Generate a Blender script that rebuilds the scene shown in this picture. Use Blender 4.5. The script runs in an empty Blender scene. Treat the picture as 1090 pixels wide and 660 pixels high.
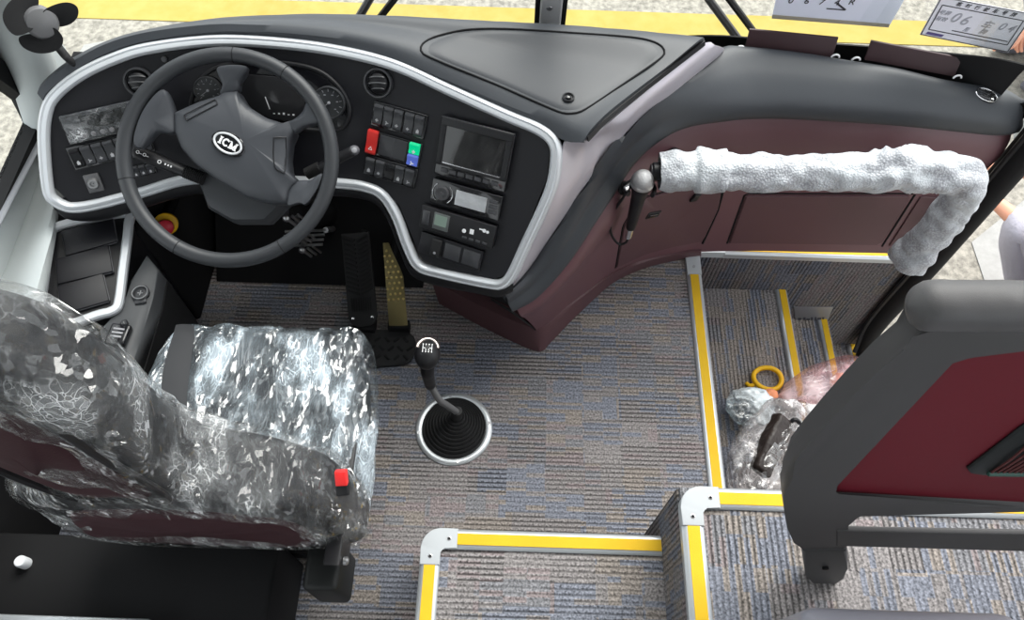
import bpy, bmesh, math, random
from mathutils import Vector as V, Matrix, noise
random.seed(4)
SC = bpy.context.scene
C = SC.collection
PI = math.pi

# ------------------------------------------------------------------ camera (fitted to the photograph's vanishing points)
F, PITCH, ROLL, H = 800.0, math.radians(60.3), math.radians(1.84), 1.87
FWD = V((0, math.cos(PITCH), -math.sin(PITCH)))
UP0 = V((0, math.sin(PITCH), math.cos(PITCH)))
RT0 = V((1, 0, 0))
O = V((0, 0, H))
cr, sr = math.cos(ROLL), math.sin(ROLL)


def ray(px, py):
    u, v = (px - 545) / F, -(py - 330) / F
    return FWD + RT0 * (cr * u - sr * v) + UP0 * (sr * u + cr * v)


def atz(px, py, z):
    d = ray(px, py)
    return O + d * ((z - H) / d.z)


def aty(px, py, y):
    d = ray(px, py)
    return O + d * (y / d.y)


def atx(px, py, x):
    d = ray(px, py)
    return O + d * (x / d.x)


def atplane(px, py, p, n):
    d = ray(px, py)
    return O + d * ((p - O).dot(n) / d.dot(n))


cam = bpy.data.cameras.new('camera')
co = bpy.data.objects.new('camera', cam)
C.objects.link(co)
right = RT0 * cr + UP0 * sr
up = -RT0 * sr + UP0 * cr
m = Matrix((right, up, -FWD)).transposed().to_4x4()
m.translation = O
co.matrix_world = m
cam.sensor_fit = 'HORIZONTAL'
cam.sensor_width = 36
cam.lens = F * 36 / 1090
cam.clip_start = 0.02
SC.camera = co

# ------------------------------------------------------------------ materials
MATS = {}


def mat(name, col, rough=0.5, metal=0.0, spec=0.28, bump=None, coat=0.0, mottled=0.0, emit=None):
    if name in MATS:
        return MATS[name]
    mt = bpy.data.materials.new(name)
    mt.use_nodes = True
    nt = mt.node_tree
    b = nt.nodes['Principled BSDF']
    b.inputs['Base Color'].default_value = (*col, 1)
    b.inputs['Roughness'].default_value = rough
    b.inputs['Metallic'].default_value = metal
    b.inputs['Specular IOR Level'].default_value = spec
    b.inputs['Coat Weight'].default_value = coat
    if bump or mottled:
        tc = nt.nodes.new('ShaderNodeTexCoord')
        nz = nt.nodes.new('ShaderNodeTexNoise')
        nz.inputs['Scale'].default_value = bump[0] if bump else 6
        nz.inputs['Detail'].default_value = 4
        nt.links.new(tc.outputs['Object'], nz.inputs['Vector'])
        if bump:
            bp = nt.nodes.new('ShaderNodeBump')
            bp.inputs['Strength'].default_value = bump[1]
            bp.inputs['Distance'].default_value = bump[2] if len(bump) > 2 else 0.002
            nt.links.new(nz.outputs['Fac'], bp.inputs['Height'])
            nt.links.new(bp.outputs['Normal'], b.inputs['Normal'])
        if mottled:
            n2 = nt.nodes.new('ShaderNodeTexNoise')
            n2.inputs['Scale'].default_value = 14
            n2.inputs['Detail'].default_value = 5
            nt.links.new(tc.outputs['Object'], n2.inputs['Vector'])
            mx = nt.nodes.new('ShaderNodeMix')
            mx.data_type = 'RGBA'
            mx.inputs[6].default_value = (*[c * (1 - mottled) for c in col], 1)
            mx.inputs[7].default_value = (*[min(1, c * (1 + mottled)) for c in col], 1)
            nt.links.new(n2.outputs['Fac'], mx.inputs[0])
            nt.links.new(mx.outputs[2], b.inputs['Base Color'])
    if emit:
        b.inputs['Emission Color'].default_value = (*emit[0], 1)
        b.inputs['Emission Strength'].default_value = emit[1]
    MATS[name] = mt
    return mt


def s2l(r, g, b):
    f = lambda c: ((c / 255 + 0.055) / 1.055) ** 2.4 if c > 10 else c / 255 / 12.92
    return (f(r), f(g), f(b))


def mth(nt, op, a, b=None, c=None):
    n = nt.nodes.new('ShaderNodeMath')
    n.operation = op
    for i, x in enumerate((a, b, c)):
        if x is None:
            continue
        if isinstance(x, (int, float)):
            n.inputs[i].default_value = x
        else:
            nt.links.new(x, n.inputs[i])
    return n.outputs[0]


def carpet(name, al, ac, gain=1.0):
    """loop pile carpet: ribs run along axis al, blocks of blue, grey and mauve yarn"""
    mt = bpy.data.materials.new(name)
    mt.use_nodes = True
    nt = mt.node_tree
    b = nt.nodes['Principled BSDF']
    b.inputs['Roughness'].default_value = 0.95
    b.inputs['Specular IOR Level'].default_value = 0.1
    tc = nt.nodes.new('ShaderNodeTexCoord')
    sp = nt.nodes.new('ShaderNodeSeparateXYZ')
    nt.links.new(tc.outputs['Object'], sp.inputs[0])
    a, c = sp.outputs[al], sp.outputs[ac]

    def wn(x, y):
        cb = nt.nodes.new('ShaderNodeCombineXYZ')
        for i, q in enumerate((x, y)):
            if isinstance(q, (int, float)):
                cb.inputs[i].default_value = q
            else:
                nt.links.new(q, cb.inputs[i])
        w = nt.nodes.new('ShaderNodeTexWhiteNoise')
        w.noise_dimensions = '2D'
        nt.links.new(cb.outputs[0], w.inputs['Vector'])
        return w.outputs['Value']
    col = mth(nt, 'FLOOR', mth(nt, 'DIVIDE', a, 0.098))
    row = mth(nt, 'FLOOR', mth(nt, 'ADD', mth(nt, 'DIVIDE', c, 0.062), mth(nt, 'MULTIPLY', wn(col, 3.7), 1.0)))
    colb = mth(nt, 'FLOOR', mth(nt, 'ADD', mth(nt, 'DIVIDE', a, 0.17), mth(nt, 'MULTIPLY', wn(row, 9.1), 1.0)))
    rnd = wn(colb, row)
    rnd2 = wn(row, mth(nt, 'ADD', col, 17.3))
    yarn = wn(mth(nt, 'FLOOR', mth(nt, 'DIVIDE', c, 0.0118)), mth(nt, 'FLOOR', mth(nt, 'DIVIDE', a, 0.05)))
    rnd = mth(nt, 'FRACT', mth(nt, 'ADD', rnd, mth(nt, 'MULTIPLY', mth(nt, 'SUBTRACT', yarn, 0.5), 0.3)))
    rp = nt.nodes.new('ShaderNodeValToRGB')
    rp.color_ramp.interpolation = 'CONSTANT'
    cols = [(0, (128, 124, 124)), (0.28, (116, 119, 129)), (0.52, (133, 126, 121)), (0.74, (120, 120, 124)), (0.88, (130, 121, 122))]
    while len(rp.color_ramp.elements) < len(cols):
        rp.color_ramp.elements.new(0.5)
    for e, (p, q) in zip(rp.color_ramp.elements, cols):
        e.position = p
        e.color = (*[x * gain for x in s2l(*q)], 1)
    nt.links.new(rnd, rp.inputs[0])
    # ribs, a little wavy
    nz = nt.nodes.new('ShaderNodeTexNoise')
    nz.inputs['Scale'].default_value = 210
    nz.inputs['Detail'].default_value = 2
    nt.links.new(tc.outputs['Object'], nz.inputs['Vector'])
    nf = nz.outputs['Fac']
    ph = mth(nt, 'ADD', mth(nt, 'MULTIPLY', c, 2 * PI / 0.0118), mth(nt, 'MULTIPLY', nf, 2.2))
    rib = mth(nt, 'SINE', ph)
    rib = mth(nt, 'SMOOTH_MIN', mth(nt, 'MULTIPLY_ADD', rib, 0.9, 0.75), 1.0, 0.4)   # dark lines only
    depth = mth(nt, 'MULTIPLY_ADD', rnd2, 0.55, 0.12)
    k = mth(nt, 'ADD', 1.0, mth(nt, 'MULTIPLY', depth, mth(nt, 'SUBTRACT', rib, 1.0)))
    k = mth(nt, 'MULTIPLY', k, mth(nt, 'MULTIPLY_ADD', nf, 2.6, -0.3))
    vm = nt.nodes.new('ShaderNodeVectorMath')
    vm.operation = 'SCALE'
    nt.links.new(rp.outputs[0], vm.inputs[0])
    nt.links.new(k, vm.inputs['Scale'])
    nt.links.new(vm.outputs[0], b.inputs['Base Color'])
    bp = nt.nodes.new('ShaderNodeBump')
    bp.inputs['Strength'].default_value = 0.5
    bp.inputs['Distance'].default_value = 0.002
    nt.links.new(mth(nt, 'ADD', rib, nf), bp.inputs['Height'])
    nt.links.new(bp.outputs['Normal'], b.inputs['Normal'])
    return mt


def film(name, tint, haze, gloss, rough=0.12, scale=28, tilt=0.7, stretch=(1, 1, 1), hazecol=(1, 1, 1), base=0.0, width=0.05):
    """crumpled clear plastic film: see-through, broken into small flat facets that catch the light, with crease highlights and haze painted in as pale colour"""
    mt = bpy.data.materials.new(name)
    mt.use_nodes = True
    nt = mt.node_tree
    nt.nodes.remove(nt.nodes['Principled BSDF'])
    out = nt.nodes['Material Output']
    tr = nt.nodes.new('ShaderNodeBsdfTransparent')
    tr.inputs[0].default_value = (*tint, 1)
    gl = nt.nodes.new('ShaderNodeBsdfGlossy')
    gl.inputs['Roughness'].default_value = rough
    df = nt.nodes.new('ShaderNodeBsdfDiffuse')
    df.inputs[0].default_value = (*hazecol, 1)
    tc = nt.nodes.new('ShaderNodeTexCoord')
    mp = nt.nodes.new('ShaderNodeMapping')
    mp.inputs['Scale'].default_value = stretch
    nt.links.new(tc.outputs['Object'], mp.inputs[0])
    nz = nt.nodes.new('ShaderNodeTexNoise')
    nz.inputs['Scale'].default_value = scale * 0.35
    nz.inputs['Detail'].default_value = 3
    nt.links.new(mp.outputs[0], nz.inputs['Vector'])
    wv = nt.nodes.new('ShaderNodeVectorMath')
    wv.operation = 'MULTIPLY_ADD'
    nt.links.new(nz.outputs['Color'], wv.inputs[0])
    wv.inputs[1].default_value = (3.0 / scale,) * 3
    nt.links.new(mp.outputs[0], wv.inputs[2])
    geo = nt.nodes.new('ShaderNodeNewGeometry')
    acc = geo.outputs['Normal']
    edges = []
    for sc, tl in ((scale, tilt), (scale * 2.6, tilt * 0.7)):
        vo = nt.nodes.new('ShaderNodeTexVoronoi')
        vo.inputs['Scale'].default_value = sc
        nt.links.new(wv.outputs[0], vo.inputs['Vector'])
        ma = nt.nodes.new('ShaderNodeVectorMath')
        ma.operation = 'MULTIPLY_ADD'
        nt.links.new(vo.outputs['Color'], ma.inputs[0])
        ma.inputs[1].default_value = (tl,) * 3
        ma.inputs[2].default_value = (-tl / 2,) * 3
        ad = nt.nodes.new('ShaderNodeVectorMath')
        ad.operation = 'ADD'
        nt.links.new(acc, ad.inputs[0])
        nt.links.new(ma.outputs[0], ad.inputs[1])
        acc = ad.outputs[0]
        ve = nt.nodes.new('ShaderNodeTexVoronoi')
        ve.feature = 'DISTANCE_TO_EDGE'
        ve.inputs['Scale'].default_value = sc
        nt.links.new(wv.outputs[0], ve.inputs['Vector'])
        mr = nt.nodes.new('ShaderNodeMapRange')
        mr.inputs[1].default_value = 0.0
        mr.inputs[2].default_value = width
        mr.inputs[3].default_value = 1.0
        mr.inputs[4].default_value = 0.0
        nt.links.new(ve.outputs['Distance'], mr.inputs[0])
        edges.append(mth(nt, 'MULTIPLY', mr.outputs[0], vo.outputs['Distance']))
    nm = nt.nodes.new('ShaderNodeVectorMath')
    nm.operation = 'NORMALIZE'
    nt.links.new(acc, nm.inputs[0])
    nt.links.new(nm.outputs[0], gl.inputs['Normal'])
    n3 = nt.nodes.new('ShaderNodeTexNoise')
    n3.inputs['Scale'].default_value = scale * 0.3
    n3.inputs['Detail'].default_value = 2
    nt.links.new(mp.outputs[0], n3.inputs['Vector'])
    patch = nt.nodes.new('ShaderNodeMapRange')
    patch.inputs[1].default_value = 0.46
    patch.inputs[2].default_value = 0.64
    nt.links.new(n3.outputs['Fac'], patch.inputs[0])
    cre = mth(nt, 'MULTIPLY', mth(nt, 'MAXIMUM', edges[0], edges[1]), haze)
    cre = mth(nt, 'MULTIPLY', cre, mth(nt, 'MULTIPLY_ADD', patch.outputs[0], 1.2, 0.12))
    n4 = nt.nodes.new('ShaderNodeTexNoise')
    n4.inputs['Scale'].default_value = 6.5
    n4.inputs['Detail'].default_value = 3
    nt.links.new(tc.outputs['Object'], n4.inputs['Vector'])
    big = nt.nodes.new('ShaderNodeMapRange')
    big.inputs[1].default_value = 0.42
    big.inputs[2].default_value = 0.62
    big.inputs[3].default_value = 0.25
    big.inputs[4].default_value = 2.0
    nt.links.new(n4.outputs['Fac'], big.inputs[0])
    cre = mth(nt, 'MULTIPLY', cre, big.outputs[0])
    base = mth(nt, 'MULTIPLY', big.outputs[0], base)
    cre = mth(nt, 'MINIMUM', mth(nt, 'ADD', cre, mth(nt, 'MULTIPLY', mth(nt, 'ADD', patch.outputs[0], 0.3), base)), 0.95)
    m1 = nt.nodes.new('ShaderNodeMixShader')
    nt.links.new(cre, m1.inputs[0])
    nt.links.new(tr.outputs[0], m1.inputs[1])
    nt.links.new(df.outputs[0], m1.inputs[2])
    m2 = nt.nodes.new('ShaderNodeMixShader')
    nt.links.new(facing(nt, 0.35, 3, gloss), m2.inputs[0])
    nt.links.new(m1.outputs[0], m2.inputs[1])
    nt.links.new(gl.outputs[0], m2.inputs[2])
    nt.links.new(m2.outputs[0], out.inputs[0])
    return mt


def foam_net(name):
    """white foam netting: fine diamond mesh over the wrapped rail"""
    mt = bpy.data.materials.new(name)
    mt.use_nodes = True
    nt = mt.node_tree
    b = nt.nodes['Principled BSDF']
    b.inputs['Roughness'].default_value = 0.55
    tc = nt.nodes.new('ShaderNodeTexCoord')
    vo = nt.nodes.new('ShaderNodeTexVoronoi')
    vo.inputs['Scale'].default_value = 210
    nt.links.new(tc.outputs['Object'], vo.inputs['Vector'])
    nz = nt.nodes.new('ShaderNodeTexNoise')
    nz.inputs['Scale'].default_value = 13
    nz.inputs['Detail'].default_value = 3
    nz.inputs['Distortion'].default_value = 1.0
    nt.links.new(tc.outputs['Object'], nz.inputs['Vector'])
    rp = nt.nodes.new('ShaderNodeValToRGB')
    rp.color_ramp.elements[0].position = 0.15
    rp.color_ramp.elements[0].color = (0.52, 0.54, 0.57, 1)
    rp.color_ramp.elements[1].position = 0.65
    rp.color_ramp.elements[1].color = (0.33, 0.34, 0.37, 1)
    nt.links.new(vo.outputs['Distance'], rp.inputs[0])
    mx = nt.nodes.new('ShaderNodeMix')
    mx.data_type = 'RGBA'
    mx.inputs[7].default_value = (0.52, 0.55, 0.58, 1)
    q = nt.nodes.new('ShaderNodeMapRange')
    q.inputs[1].default_value = 0.45
    q.inputs[2].default_value = 0.62
    nt.links.new(nz.outputs['Fac'], q.inputs[0])
    nt.links.new(q.outputs[0], mx.inputs[0])
    nt.links.new(rp.outputs[0], mx.inputs[6])
    nt.links.new(mx.outputs[2], b.inputs['Base Color'])
    bp = nt.nodes.new('ShaderNodeBump')
    bp.inputs['Strength'].default_value = 0.6
    bp.inputs['Distance'].default_value = 0.003
    nt.links.new(vo.outputs['Distance'], bp.inputs['Height'])
    nt.links.new(bp.outputs['Normal'], b.inputs['Normal'])
    return mt


def facing(nt, scale, power, base):
    lw = nt.nodes.new('ShaderNodeLayerWeight')
    lw.inputs['Blend'].default_value = 0.5
    return mth(nt, 'MULTIPLY_ADD', mth(nt, 'POWER', lw.outputs['Facing'], power), scale, base)


def glass(name):
    mt = bpy.data.materials.new(name)
    mt.use_nodes = True
    nt = mt.node_tree
    nt.nodes.remove(nt.nodes['Principled BSDF'])
    tr = nt.nodes.new('ShaderNodeBsdfTransparent')
    tr.inputs[0].default_value = (0.97, 0.98, 0.975, 1)
    gl = nt.nodes.new('ShaderNodeBsdfGlossy')
    gl.inputs['Roughness'].default_value = 0.02
    mx = nt.nodes.new('ShaderNodeMixShader')
    nt.links.new(facing(nt, 0.35, 5, 0.025), mx.inputs[0])
    nt.links.new(tr.outputs[0], mx.inputs[1])
    nt.links.new(gl.outputs[0], mx.inputs[2])
    nt.links.new(mx.outputs[0], nt.nodes['Material Output'].inputs[0])
    return mt


def speckle(name, c1, c2, scale, rough=0.9, c3=None):
    mt = bpy.data.materials.new(name)
    mt.use_nodes = True
    nt = mt.node_tree
    b = nt.nodes['Principled BSDF']
    b.inputs['Roughness'].default_value = rough
    tc = nt.nodes.new('ShaderNodeTexCoord')
    nz = nt.nodes.new('ShaderNodeTexNoise')
    nz.inputs['Scale'].default_value = scale
    nz.inputs['Detail'].default_value = 6
    nz.inputs['Roughness'].default_value = 0.7
    nt.links.new(tc.outputs['Object'], nz.inputs['Vector'])
    rp = nt.nodes.new('ShaderNodeValToRGB')
    rp.color_ramp.elements[0].position = 0.35
    rp.color_ramp.elements[0].color = (*c1, 1)
    rp.color_ramp.elements[1].position = 0.62
    rp.color_ramp.elements[1].color = (*c2, 1)
    nt.links.new(nz.outputs['Fac'], rp.inputs[0])
    n2 = nt.nodes.new('ShaderNodeTexNoise')
    n2.inputs['Scale'].default_value = 1.7
    n2.inputs['Detail'].default_value = 4
    nt.links.new(tc.outputs['Object'], n2.inputs['Vector'])
    mx = nt.nodes.new('ShaderNodeMix')
    mx.data_type = 'RGBA'
    mx.blend_type = 'MULTIPLY'
    mx.inputs[0].default_value = 1
    r2 = nt.nodes.new('ShaderNodeValToRGB')
    r2.color_ramp.elements[0].color = (0.78, 0.78, 0.78, 1)
    r2.color_ramp.elements[1].color = (1, 1, 1, 1)
    nt.links.new(n2.outputs['Fac'], r2.inputs[0])
    nt.links.new(rp.outputs[0], mx.inputs[6])
    nt.links.new(r2.outputs[0], mx.inputs[7])
    nt.links.new(mx.outputs[2], b.inputs['Base Color'])
    return mt


M_BLACK = mat('black_plastic', (0.012, 0.012, 0.014), 0.42, bump=(900, 0.15, 0.0006))
M_BLACKM = mat('matt_black', (0.009, 0.009, 0.010), 0.75, spec=0.25)
M_DEEP = mat('under_dash_black', (0.006, 0.006, 0.007), 0.8, spec=0.2)
M_PAD = mat('dash_pad', (0.034, 0.038, 0.045), 0.5, spec=0.42, bump=(700, 0.25, 0.0007))
M_PANEL = mat('instrument_black', (0.010, 0.010, 0.013), 0.42, bump=(1200, 0.12, 0.0005))
M_SILVER = mat('silver_plastic', (0.50, 0.47, 0.52), 0.32, metal=0.35)
M_WHITE = mat('pale_silver_bezel', (0.52, 0.54, 0.57), 0.28, metal=0.15, coat=0.3)
M_MAROON = mat('maroon_vinyl', (0.118, 0.054, 0.064), 0.42, spec=0.45, bump=(500, 0.2, 0.0007), mottled=0.08)
M_MAROOND = mat('maroon_panel', (0.092, 0.046, 0.052), 0.45, bump=(500, 0.2, 0.0007))
M_WHEEL = mat('wheel_rubber', (0.030, 0.032, 0.036), 0.42, bump=(800, 0.2, 0.0006))
M_HUB = mat('wheel_hub', (0.042, 0.045, 0.052), 0.40, bump=(900, 0.2, 0.0006))
M_GLOSS = mat('gloss_black', (0.008, 0.008, 0.010), 0.12, coat=0.5)
M_CHROME = mat('chrome', (0.75, 0.75, 0.77), 0.18, metal=1.0)
M_ALU = mat('aluminium', (0.44, 0.46, 0.48), 0.33, metal=0.55, mottled=0.05)
M_CAP = mat('cap_metal', (0.40, 0.42, 0.44), 0.6, spec=0.08, mottled=0.05)
M_YEL = mat('yellow_strip', s2l(205, 165, 28), 0.7, bump=(600, 0.5, 0.001), mottled=0.10)
M_RED = mat('hazard_red', (0.62, 0.035, 0.03), 0.35)
M_GREEN = mat('green_lens', (0.0, 0.25, 0.10), 0.3, emit=((0.0, 0.55, 0.25), 0.5))
M_BLUE = mat('blue_lens', (0.03, 0.06, 0.25), 0.3, emit=((0.15, 0.22, 0.8), 0.25))
M_MARK = mat('white_marking', (0.8, 0.8, 0.82), 0.5)
M_GREYMARK = mat('grey_marking', (0.28, 0.28, 0.30), 0.5)
M_LCD = mat('lcd_grey_green', (0.20, 0.27, 0.23), 0.15, coat=0.5)
M_SEAT = mat('seat_leather', (0.020, 0.021, 0.024), 0.5, bump=(300, 0.3, 0.001))
M_SEATM = mat('seat_back_maroon', (0.034, 0.010, 0.014), 0.6, bump=(300, 0.3, 0.001))
M_BELT = mat('belt_webbing', (0.03, 0.031, 0.034), 0.8)
M_GREYP = mat('partition_grey', (0.062, 0.060, 0.062), 0.5, bump=(900, 0.3, 0.0007))
M_REDP = mat('partition_red', (0.115, 0.008, 0.016), 0.5, bump=(900, 0.15, 0.0005))
M_WALL = mat('cab_wall_grey', (0.43, 0.46, 0.465), 0.5, mottled=0.04)
M_BRASS = mat('brass_grip', (0.75, 0.60, 0.25), 0.35, metal=0.9)
M_ACC = mat('accelerator_metal', (0.22, 0.18, 0.085), 0.4, metal=0.9, mottled=0.25)
M_STEEL = mat('steel', (0.35, 0.35, 0.36), 0.35, metal=0.9)
M_PAPER = mat('paper', (0.72, 0.74, 0.86), 0.6)
M_PAPER2 = mat('plate_paper', (0.70, 0.70, 0.78), 0.6, mottled=0.05)
M_INK = mat('ink', (0.05, 0.05, 0.06), 0.7)
M_INKG = mat('grey_ink', (0.36, 0.37, 0.42), 0.7)
M_SKIN = mat('skin', (0.62, 0.30, 0.20), 0.5, mottled=0.08)
M_TROUS = mat('grey_trousers', (0.40, 0.39, 0.45), 0.9, bump=(60, 0.4, 0.01))
M_SHIRT = mat('lavender_shirt', (0.62, 0.60, 0.70), 0.9, bump=(60, 0.4, 0.01))
M_HAIR = mat('hair', (0.02, 0.016, 0.014), 0.6)
M_SHOE = mat('dark_shoe', (0.10, 0.10, 0.12), 0.7)
M_MICH = mat('mic_grille', (0.42, 0.42, 0.43), 0.4, metal=0.8, bump=(700, 1.0, 0.002))
M_RIBB = mat('rubber', (0.014, 0.014, 0.015), 0.6)
M_YRING = mat('yellow_plastic', s2l(225, 175, 25), 0.4)
M_ORANGE = mat('orange_card', (0.85, 0.30, 0.15), 0.6, mottled=0.3)
M_BROWN = mat('dark_brown_vinyl', (0.030, 0.022, 0.020), 0.35, bump=(60, 0.6, 0.006), mottled=0.3)
M_CARX = carpet('carpet_ribs_across', 0, 1)
M_CARY = carpet('carpet_ribs_along', 1, 0)
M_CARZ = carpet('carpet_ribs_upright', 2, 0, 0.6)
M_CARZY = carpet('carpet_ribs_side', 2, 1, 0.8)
M_NET = foam_net('foam_netting')
M_GLASS = glass('window_glass')
M_FILMC = film('cushion_film', (0.92, 0.95, 0.97), 0.9, 0.14, 0.18, 44, 1.2, (1.7, 0.6, 1), (0.62, 0.72, 0.80), 0.26, 0.04)
M_FILMB = film('backrest_film', (0.97, 0.97, 0.97), 0.55, 0.045, 0.10, 46, 1.3, (2.0, 1, 0.6), (0.76, 0.78, 0.79), 0.10, 0.03)
M_BAG = film('bag_film', (0.96, 0.95, 0.95), 0.9, 0.12, 0.2, 30, 0.9, (1, 1, 1), (0.86, 0.83, 0.83), 0.34)
M_PINK = film('pink_bag_film', (0.98, 0.82, 0.84), 0.6, 0.08, 0.25, 16, 0.8, (1, 1, 1), (0.95, 0.72, 0.74), 0.40)
M_GROUND = speckle('concrete', s2l(108, 105, 98), s2l(160, 156, 146), 34)
M_YLINE = speckle('yellow_paint', s2l(160, 140, 64), s2l(168, 150, 80), 8)
M_WPAINT = speckle('white_paint', s2l(146, 146, 144), s2l(158, 158, 156), 20)


# ------------------------------------------------------------------ mesh builder
class MB:
    def __init__(s):
        s.bm = bmesh.new()

    def add(s, verts, faces):
        vs = [s.bm.verts.new(v) for v in verts]
        for f in faces:
            try:
                s.bm.faces.new([vs[i] for i in f])
            except ValueError:
                pass
        return vs

    def box(s, fr, a0, a1, b0, b1, c0, c1, bev=0.0, taper=0.0):
        t = taper
        pts = []
        for c, q in ((c0, 0), (c1, t)):
            for a, b in ((a0 + q, b0 + q), (a1 - q, b0 + q), (a1 - q, b1 - q), (a0 + q, b1 - q)):
                pts.append(fr.p(a, b, c))
        vs = s.add(pts, [(3, 2, 1, 0), (4, 5, 6, 7), (0, 1, 5, 4), (1, 2, 6, 5), (2, 3, 7, 6), (3, 0, 4, 7)])
        if bev:
            es = set(e for v in vs for e in v.link_edges)
            bmesh.ops.bevel(s.bm, geom=list(es), offset=bev, segments=3, affect='EDGES', profile=0.5)
        return s

    def grid(s, rows, closed_u=False, closed_v=False):
        n, k = len(rows), len(rows[0])
        vs = [[s.bm.verts.new(p) for p in r] for r in rows]
        for i in range(n if closed_v else n - 1):
            for j in range(k if closed_u else k - 1):
                try:
                    s.bm.faces.new([vs[i][j], vs[i][(j + 1) % k], vs[(i + 1) % n][(j + 1) % k], vs[(i + 1) % n][j]])
                except ValueError:
                    pass
        return vs

    def cap(s, ring):
        try:
            s.bm.faces.new(ring)
        except ValueError:
            pass

    def tube(s, path, rad, seg=12, closed=False, flat=1.0, upv=None):
        n = len(path)
        rads = rad if isinstance(rad, (list, tuple)) else [rad] * n
        rows = []
        u = upv or V((0, 0, 1))
        for i, p in enumerate(path):
            a = path[(i - 1) % n] if (closed or i) else p
            b = path[(i + 1) % n] if (closed or i < n - 1) else p
            t = (b - a).normalized()
            w = t.cross(u)
            if w.length < 1e-3:
                w = t.cross(V((0, 1, 0.01)))
            w.normalize()
            u2 = w.cross(t).normalized()
            if upv is None:
                u = u2
            rows.append([p + (w * math.cos(q) + u2 * math.sin(q) * flat) * rads[i] for q in [2 * PI * k / seg for k in range(seg)]])
        vs = s.grid(rows, closed_u=True, closed_v=closed)
        if not closed:
            s.cap(vs[0])
            s.cap(vs[-1][::-1])
        return s

    def lathe(s, fr, prof, seg=32, capends=True, sx=1.0, sy=1.0):
        rows = []
        for r, h in prof:
            rows.append([fr.p(r * sx * math.cos(q), r * sy * math.sin(q), h) for q in [2 * PI * k / seg for k in range(seg)]])
        vs = s.grid(rows, closed_u=True)
        if capends:
            s.cap(vs[0][::-1])
            s.cap(vs[-1])
        return s

    def sweep(s, prof, path, nrm, closed=True):
        n = len(path)
        rows = []
        for i, p in enumerate(path):
            a = path[(i - 1) % n] if (closed or i) else p
            b = path[(i + 1) % n] if (closed or i < n - 1) else p
            t = (b - a).normalized()
            w = nrm[i].cross(t).normalized()
            rows.append([p + w * x + nrm[i] * y for x, y in prof])
        vs = s.grid(rows, closed_u=True, closed_v=closed)
        if not closed:
            s.cap(vs[0])
            s.cap(vs[-1][::-1])
        return s

    def prism(s, poly, off, bev=0.0):
        """closed 3D polygon extruded by vector off (or per-vertex function)"""
        n = len(poly)
        a = [s.bm.verts.new(p) for p in poly]
        b = [s.bm.verts.new(p + off) for p in poly]
        fa = s.bm.faces.new(a)
        fb = s.bm.faces.new(b[::-1])
        for i in range(n):
            s.bm.faces.new([a[(i + 1) % n], a[i], b[i], b[(i + 1) % n]])
        if bev:
            es = [e for e in set(list(fa.edges) + list(fb.edges))]
            bmesh.ops.bevel(s.bm, geom=es, offset=bev, segments=3, affect='EDGES', profile=0.5)
        return s

    def sphere(s, c, r, fr=None, seg=20, ring=12):
        if not isinstance(r, (tuple, list)):
            r = (r, r, r)
        fr = fr or Fr(V(c))
        prof = []
        rows = []
        for i in range(ring + 1):
            t = PI * i / ring - PI / 2
            rr = max(math.cos(t), 1e-4)
            rows.append([fr.p(rr * r[0] * math.cos(q), rr * r[1] * math.sin(q), math.sin(t) * r[2]) for q in [2 * PI * k / seg for k in range(seg)]])
        vs = s.grid(rows, closed_u=True)
        s.cap(vs[0][::-1])
        s.cap(vs[-1])
        return s


class Fr:
    """a local frame: origin, u (right), v (up), n (towards the viewer)"""

    def __init__(s, o, u=V((1, 0, 0)), v=V((0, 1, 0)), n=None):
        s.o, s.u, s.v = V(o), V(u).normalized(), V(v).normalized()
        s.n = (s.u.cross(s.v) if n is None else V(n)).normalized()

    def p(s, a, b, c=0.0):
        return s.o + s.u * a + s.v * b + s.n * c

    def at(s, a, b, c=0.0):
        return Fr(s.p(a, b, c), s.u, s.v, s.n)

    def rot(s, ang):
        c, q = math.cos(ang), math.sin(ang)
        return Fr(s.o, s.u * c + s.v * q, s.v * c - s.u * q, s.n)


WORLD = Fr(V((0, 0, 0)))


def spline(pts, n, closed=False):
    """Catmull-Rom through pts, resampled evenly to n points"""
    k = len(pts)
    raw = []
    segs = k if closed else k - 1
    for i in range(segs):
        p1, p2 = pts[i % k], pts[(i + 1) % k]
        p0 = pts[(i - 1) % k] if closed or i else p1 * 2 - p2
        p3 = pts[(i + 2) % k] if closed or i + 2 < k else p2 * 2 - p1
        for j in range(12):
            t = j / 12
            # centripetal-ish: limit the tangents so short segments do not overshoot
            m1 = (p2 - p0) * 0.5
            m2 = (p3 - p1) * 0.5
            L = (p2 - p1).length
            for mm in (m1, m2):
                if mm.length > 1.6 * L and mm.length > 0:
                    mm *= 1.6 * L / mm.length
            raw.append((2 * t ** 3 - 3 * t * t + 1) * p1 + (t ** 3 - 2 * t * t + t) * m1 + (-2 * t ** 3 + 3 * t * t) * p2 + (t ** 3 - t * t) * m2)
    if not closed:
        raw.append(pts[-1].copy())
    return resample(raw, n, closed)


def resample(raw, n, closed=False):
    q = raw + [raw[0]] if closed else raw
    d = [0]
    for a, b in zip(q, q[1:]):
        d.append(d[-1] + (b - a).length)
    out = []
    j = 0
    for i in range(n):
        s = d[-1] * i / (n if closed else n - 1)
        while j < len(d) - 2 and d[j + 1] < s:
            j += 1
        t = (s - d[j]) / max(d[j + 1] - d[j], 1e-9)
        out.append(q[j].lerp(q[j + 1], min(max(t, 0), 1)))
    return out


def loft(mb, rails, n=60, mid=6, smooth=True):
    rr = [spline(r, n) for r in rails]
    rows = []
    for i in range(n):
        col = [r[i] for r in rr]
        rows.append(spline(col, (len(col) - 1) * mid + 1) if smooth and len(col) > 2 else resample(col, (len(col) - 1) * mid + 1))
    mb.grid(rows)
    return mb


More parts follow.
